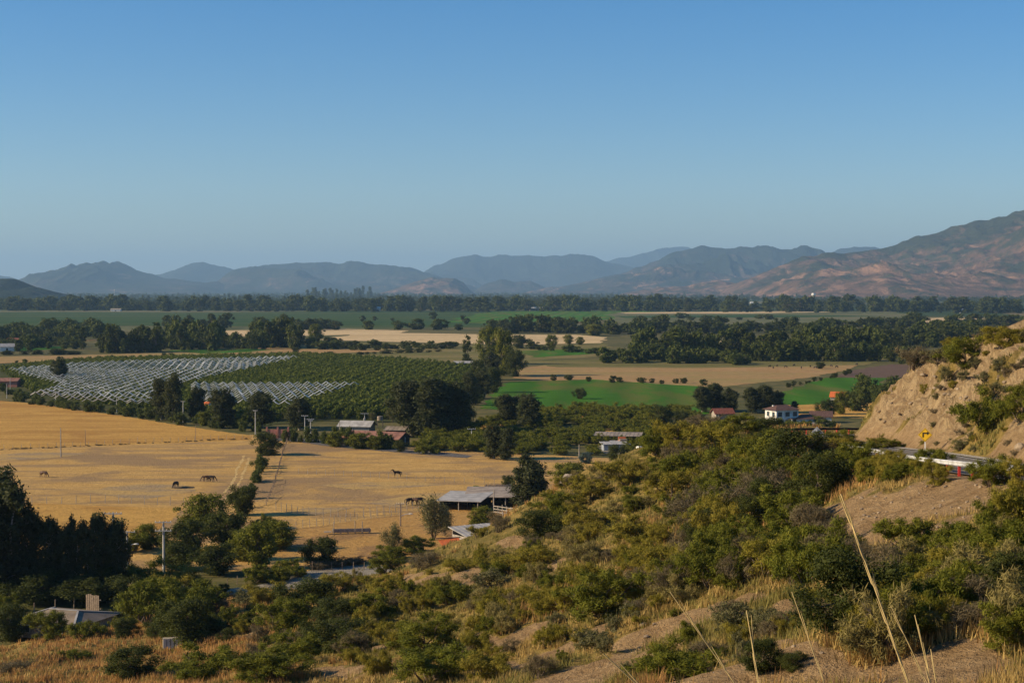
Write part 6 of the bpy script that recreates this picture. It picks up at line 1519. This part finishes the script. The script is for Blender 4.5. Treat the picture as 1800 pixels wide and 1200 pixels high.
MB().box((0, -.012, zc), (.9, .02, .06)).build('stiffener', M['steel'], pl)
m = MB(); diamond(m, (0, zc), .57, .032, .004); m.build('face', M['yellow'], pl)

# ---------------------------------------------------------------- rocks
def rock(px, py, w, label, grp=None, name='rock', sq=.6, dz=0, seed=None):
    p = hit(px, py); r = w * p.y / F / 2; m = MB(); m.blob((0, 0, 0), (r, r * .8, r * sq), 3, .07, seed or RG.randrange(9999))
    me = m.mesh(name, M['stone'], True); rr = np.random.default_rng(seed or RG.randrange(9999)); co_ = np.empty(len(me.vertices) * 3, np.float32); me.vertices.foreach_get("co", co_); c = co_.reshape(-1, 3)
    for k in range(7):
        n_ = rr.normal(size=3); n_ /= np.linalg.norm(n_); dd_ = c @ n_; lim = rr.uniform(.55, .85) * np.abs(dd_).max(); c -= np.maximum(dd_ - lim, 0)[:, None] * n_ * .9
    me.vertices.foreach_set("co", c.ravel()); me.update()
    for q in me.polygons: q.use_smooth = False
    return tag(link(name, me, None, (p.x, p.y, p.z + r * sq * .35 + dz), (0, 0, RG.uniform(0, 6))), label, 'rock', grp)
rock(390, 1046, 26, "large pale boulder beside the shaded track", name='boulder', sq=.7, seed=3)
rock(1793, 790, 26, "pale boulder at the foot of the cut by the frame's edge", name='boulder', sq=.7, seed=8)
rock(1130, 1102, 18, "dark rock on the sandy strip", seed=4); rock(1150, 1100, 10, "smaller dark rock beside the one on the sandy strip", seed=5)
rock(627, 1150, 16, "flat rock on the bare path", seed=9)
for k in range(90):
    px, py = RG.uniform(1475, 1760), RG.uniform(845, 935); p = hit(px, py)
    if near_bare(p.x, p.y) > .5: rock(px, py, RG.uniform(3, 9), "loose stone on the bare bank below the guardrail", "stones of the bare bank")
for k in range(90):
    px, py = RG.uniform(1510, 1790), RG.uniform(650, 790); p = hit(px, py)
    if 1585 < px < 1665 and py > 725: continue
    if 100 < p.y < 200 and float(cutface(np.array([p.x]), np.array([p.y]))[0]) > .5: rock(px, py, RG.uniform(3, 12), "rock sticking out of the road cut", "rocks of the road cut")
for k in range(26):
    px, py = RG.uniform(640, 1560), RG.uniform(1060, 1195); p = hit(px, py)
    if near_bare(p.x, p.y) > .5: rock(px, py, RG.uniform(4, 12), "loose stone on the sandy near slope", "stones of the sandy slope")

# ---------------------------------------------------------------- tall oat stalks close by
def stalk(px, py, bx, Y, label, head=.22, bend=0.0, awns=12, k_=.36):
    """a stalk whose tip is seen at (px, py) and which stands on the slope below"""
    tip = Vector(at(px, py, Y)); bot = Vector((at(bx, 1200, Y)[0], Y, 0)); low = CAMZ + ray(bx, 1200)[2] * Y / ray(bx, 1200)[1]
    d = (bot.x - tip.x) / max(tip.z - low, .05); z0 = float(hz(tip.x + d * (tip.z - hz(tip.x, Y)), Y)); foot = Vector((tip.x + d * (tip.z - z0) * .9, Y + .05, z0 - .05))
    t = thing('oat_stalk', label, 'grass stalk', foot, 0, None); L = (tip - foot); n = 12; P = []
    for i in range(n + 1):
        s_ = i / n; P.append(L * s_ + Vector((bend * math.sin(s_ * math.pi) * .1, 0, .02 * math.sin(s_ * math.pi))))
    m = MB(); m.tube(P, [(.0026 - .0017 * i / n) * k_ for i in range(n + 1)], 5); m.build('stem', M['straw'], t)
    ax = L.normalized(); m = MB(); rg = random.Random(int(px * 7 + py))
    for k in range(awns):
        f = 1 - .06 / L.length - head * (k / awns) ** 1.1; b = L * f + Vector((bend * math.sin(f * math.pi) * .1, 0, .02 * math.sin(f * math.pi))); a = rg.uniform(0, 6.283)
        o = Vector((math.cos(a), math.sin(a), 0)) * rg.uniform(.002, .007); q = b + o + ax * rg.uniform(.01, .03)
        m.tube([b, b.lerp(q, .5), q + ax * .03], [.0005, .0024 * k_, .0003], 4)
    m.tube([P[-4].lerp(P[-5], .6 if head > .3 else 0), P[-3], P[-2], P[-1]], [.0012 * k_] * 4, 4); m.tube(P[6:], [.0019 * k_] * len(P[6:]), 4)
    m.build('seed_head', M['straw'], t)
    return t
for a in [(1478,868,1606,2.6,"tallest straw stalk leaning over the slope with a dense seed head",.30,.1,26,.58),
          (1392,1040,1455,2.9,"straw stalk leaning beside the tallest one's dark tree",.34,0,14), (1312,1072,1332,2.5,"upright straw stalk with a forked seed head",.36,.2,16),
          (1566,1064,1645,2.7,"short straw stalk with a bent head behind the tallest one",.34,-.3,14), (1608,1080,1640,2.4,"straight straw stalk close to the frame's lower edge",.40,0,16),
          (1178,1040,1290,2.3,"arching straw stalk in front of the sandy strip",.34,.4,14), (1060,1148,1150,1.7,"oat stalk with open pale husks at the lower edge",.5,.5,16),
          (1636,1140,1648,2.6,"thin stalk at the end of the stalk row",.4,0,10)]:
    stalk(*a)
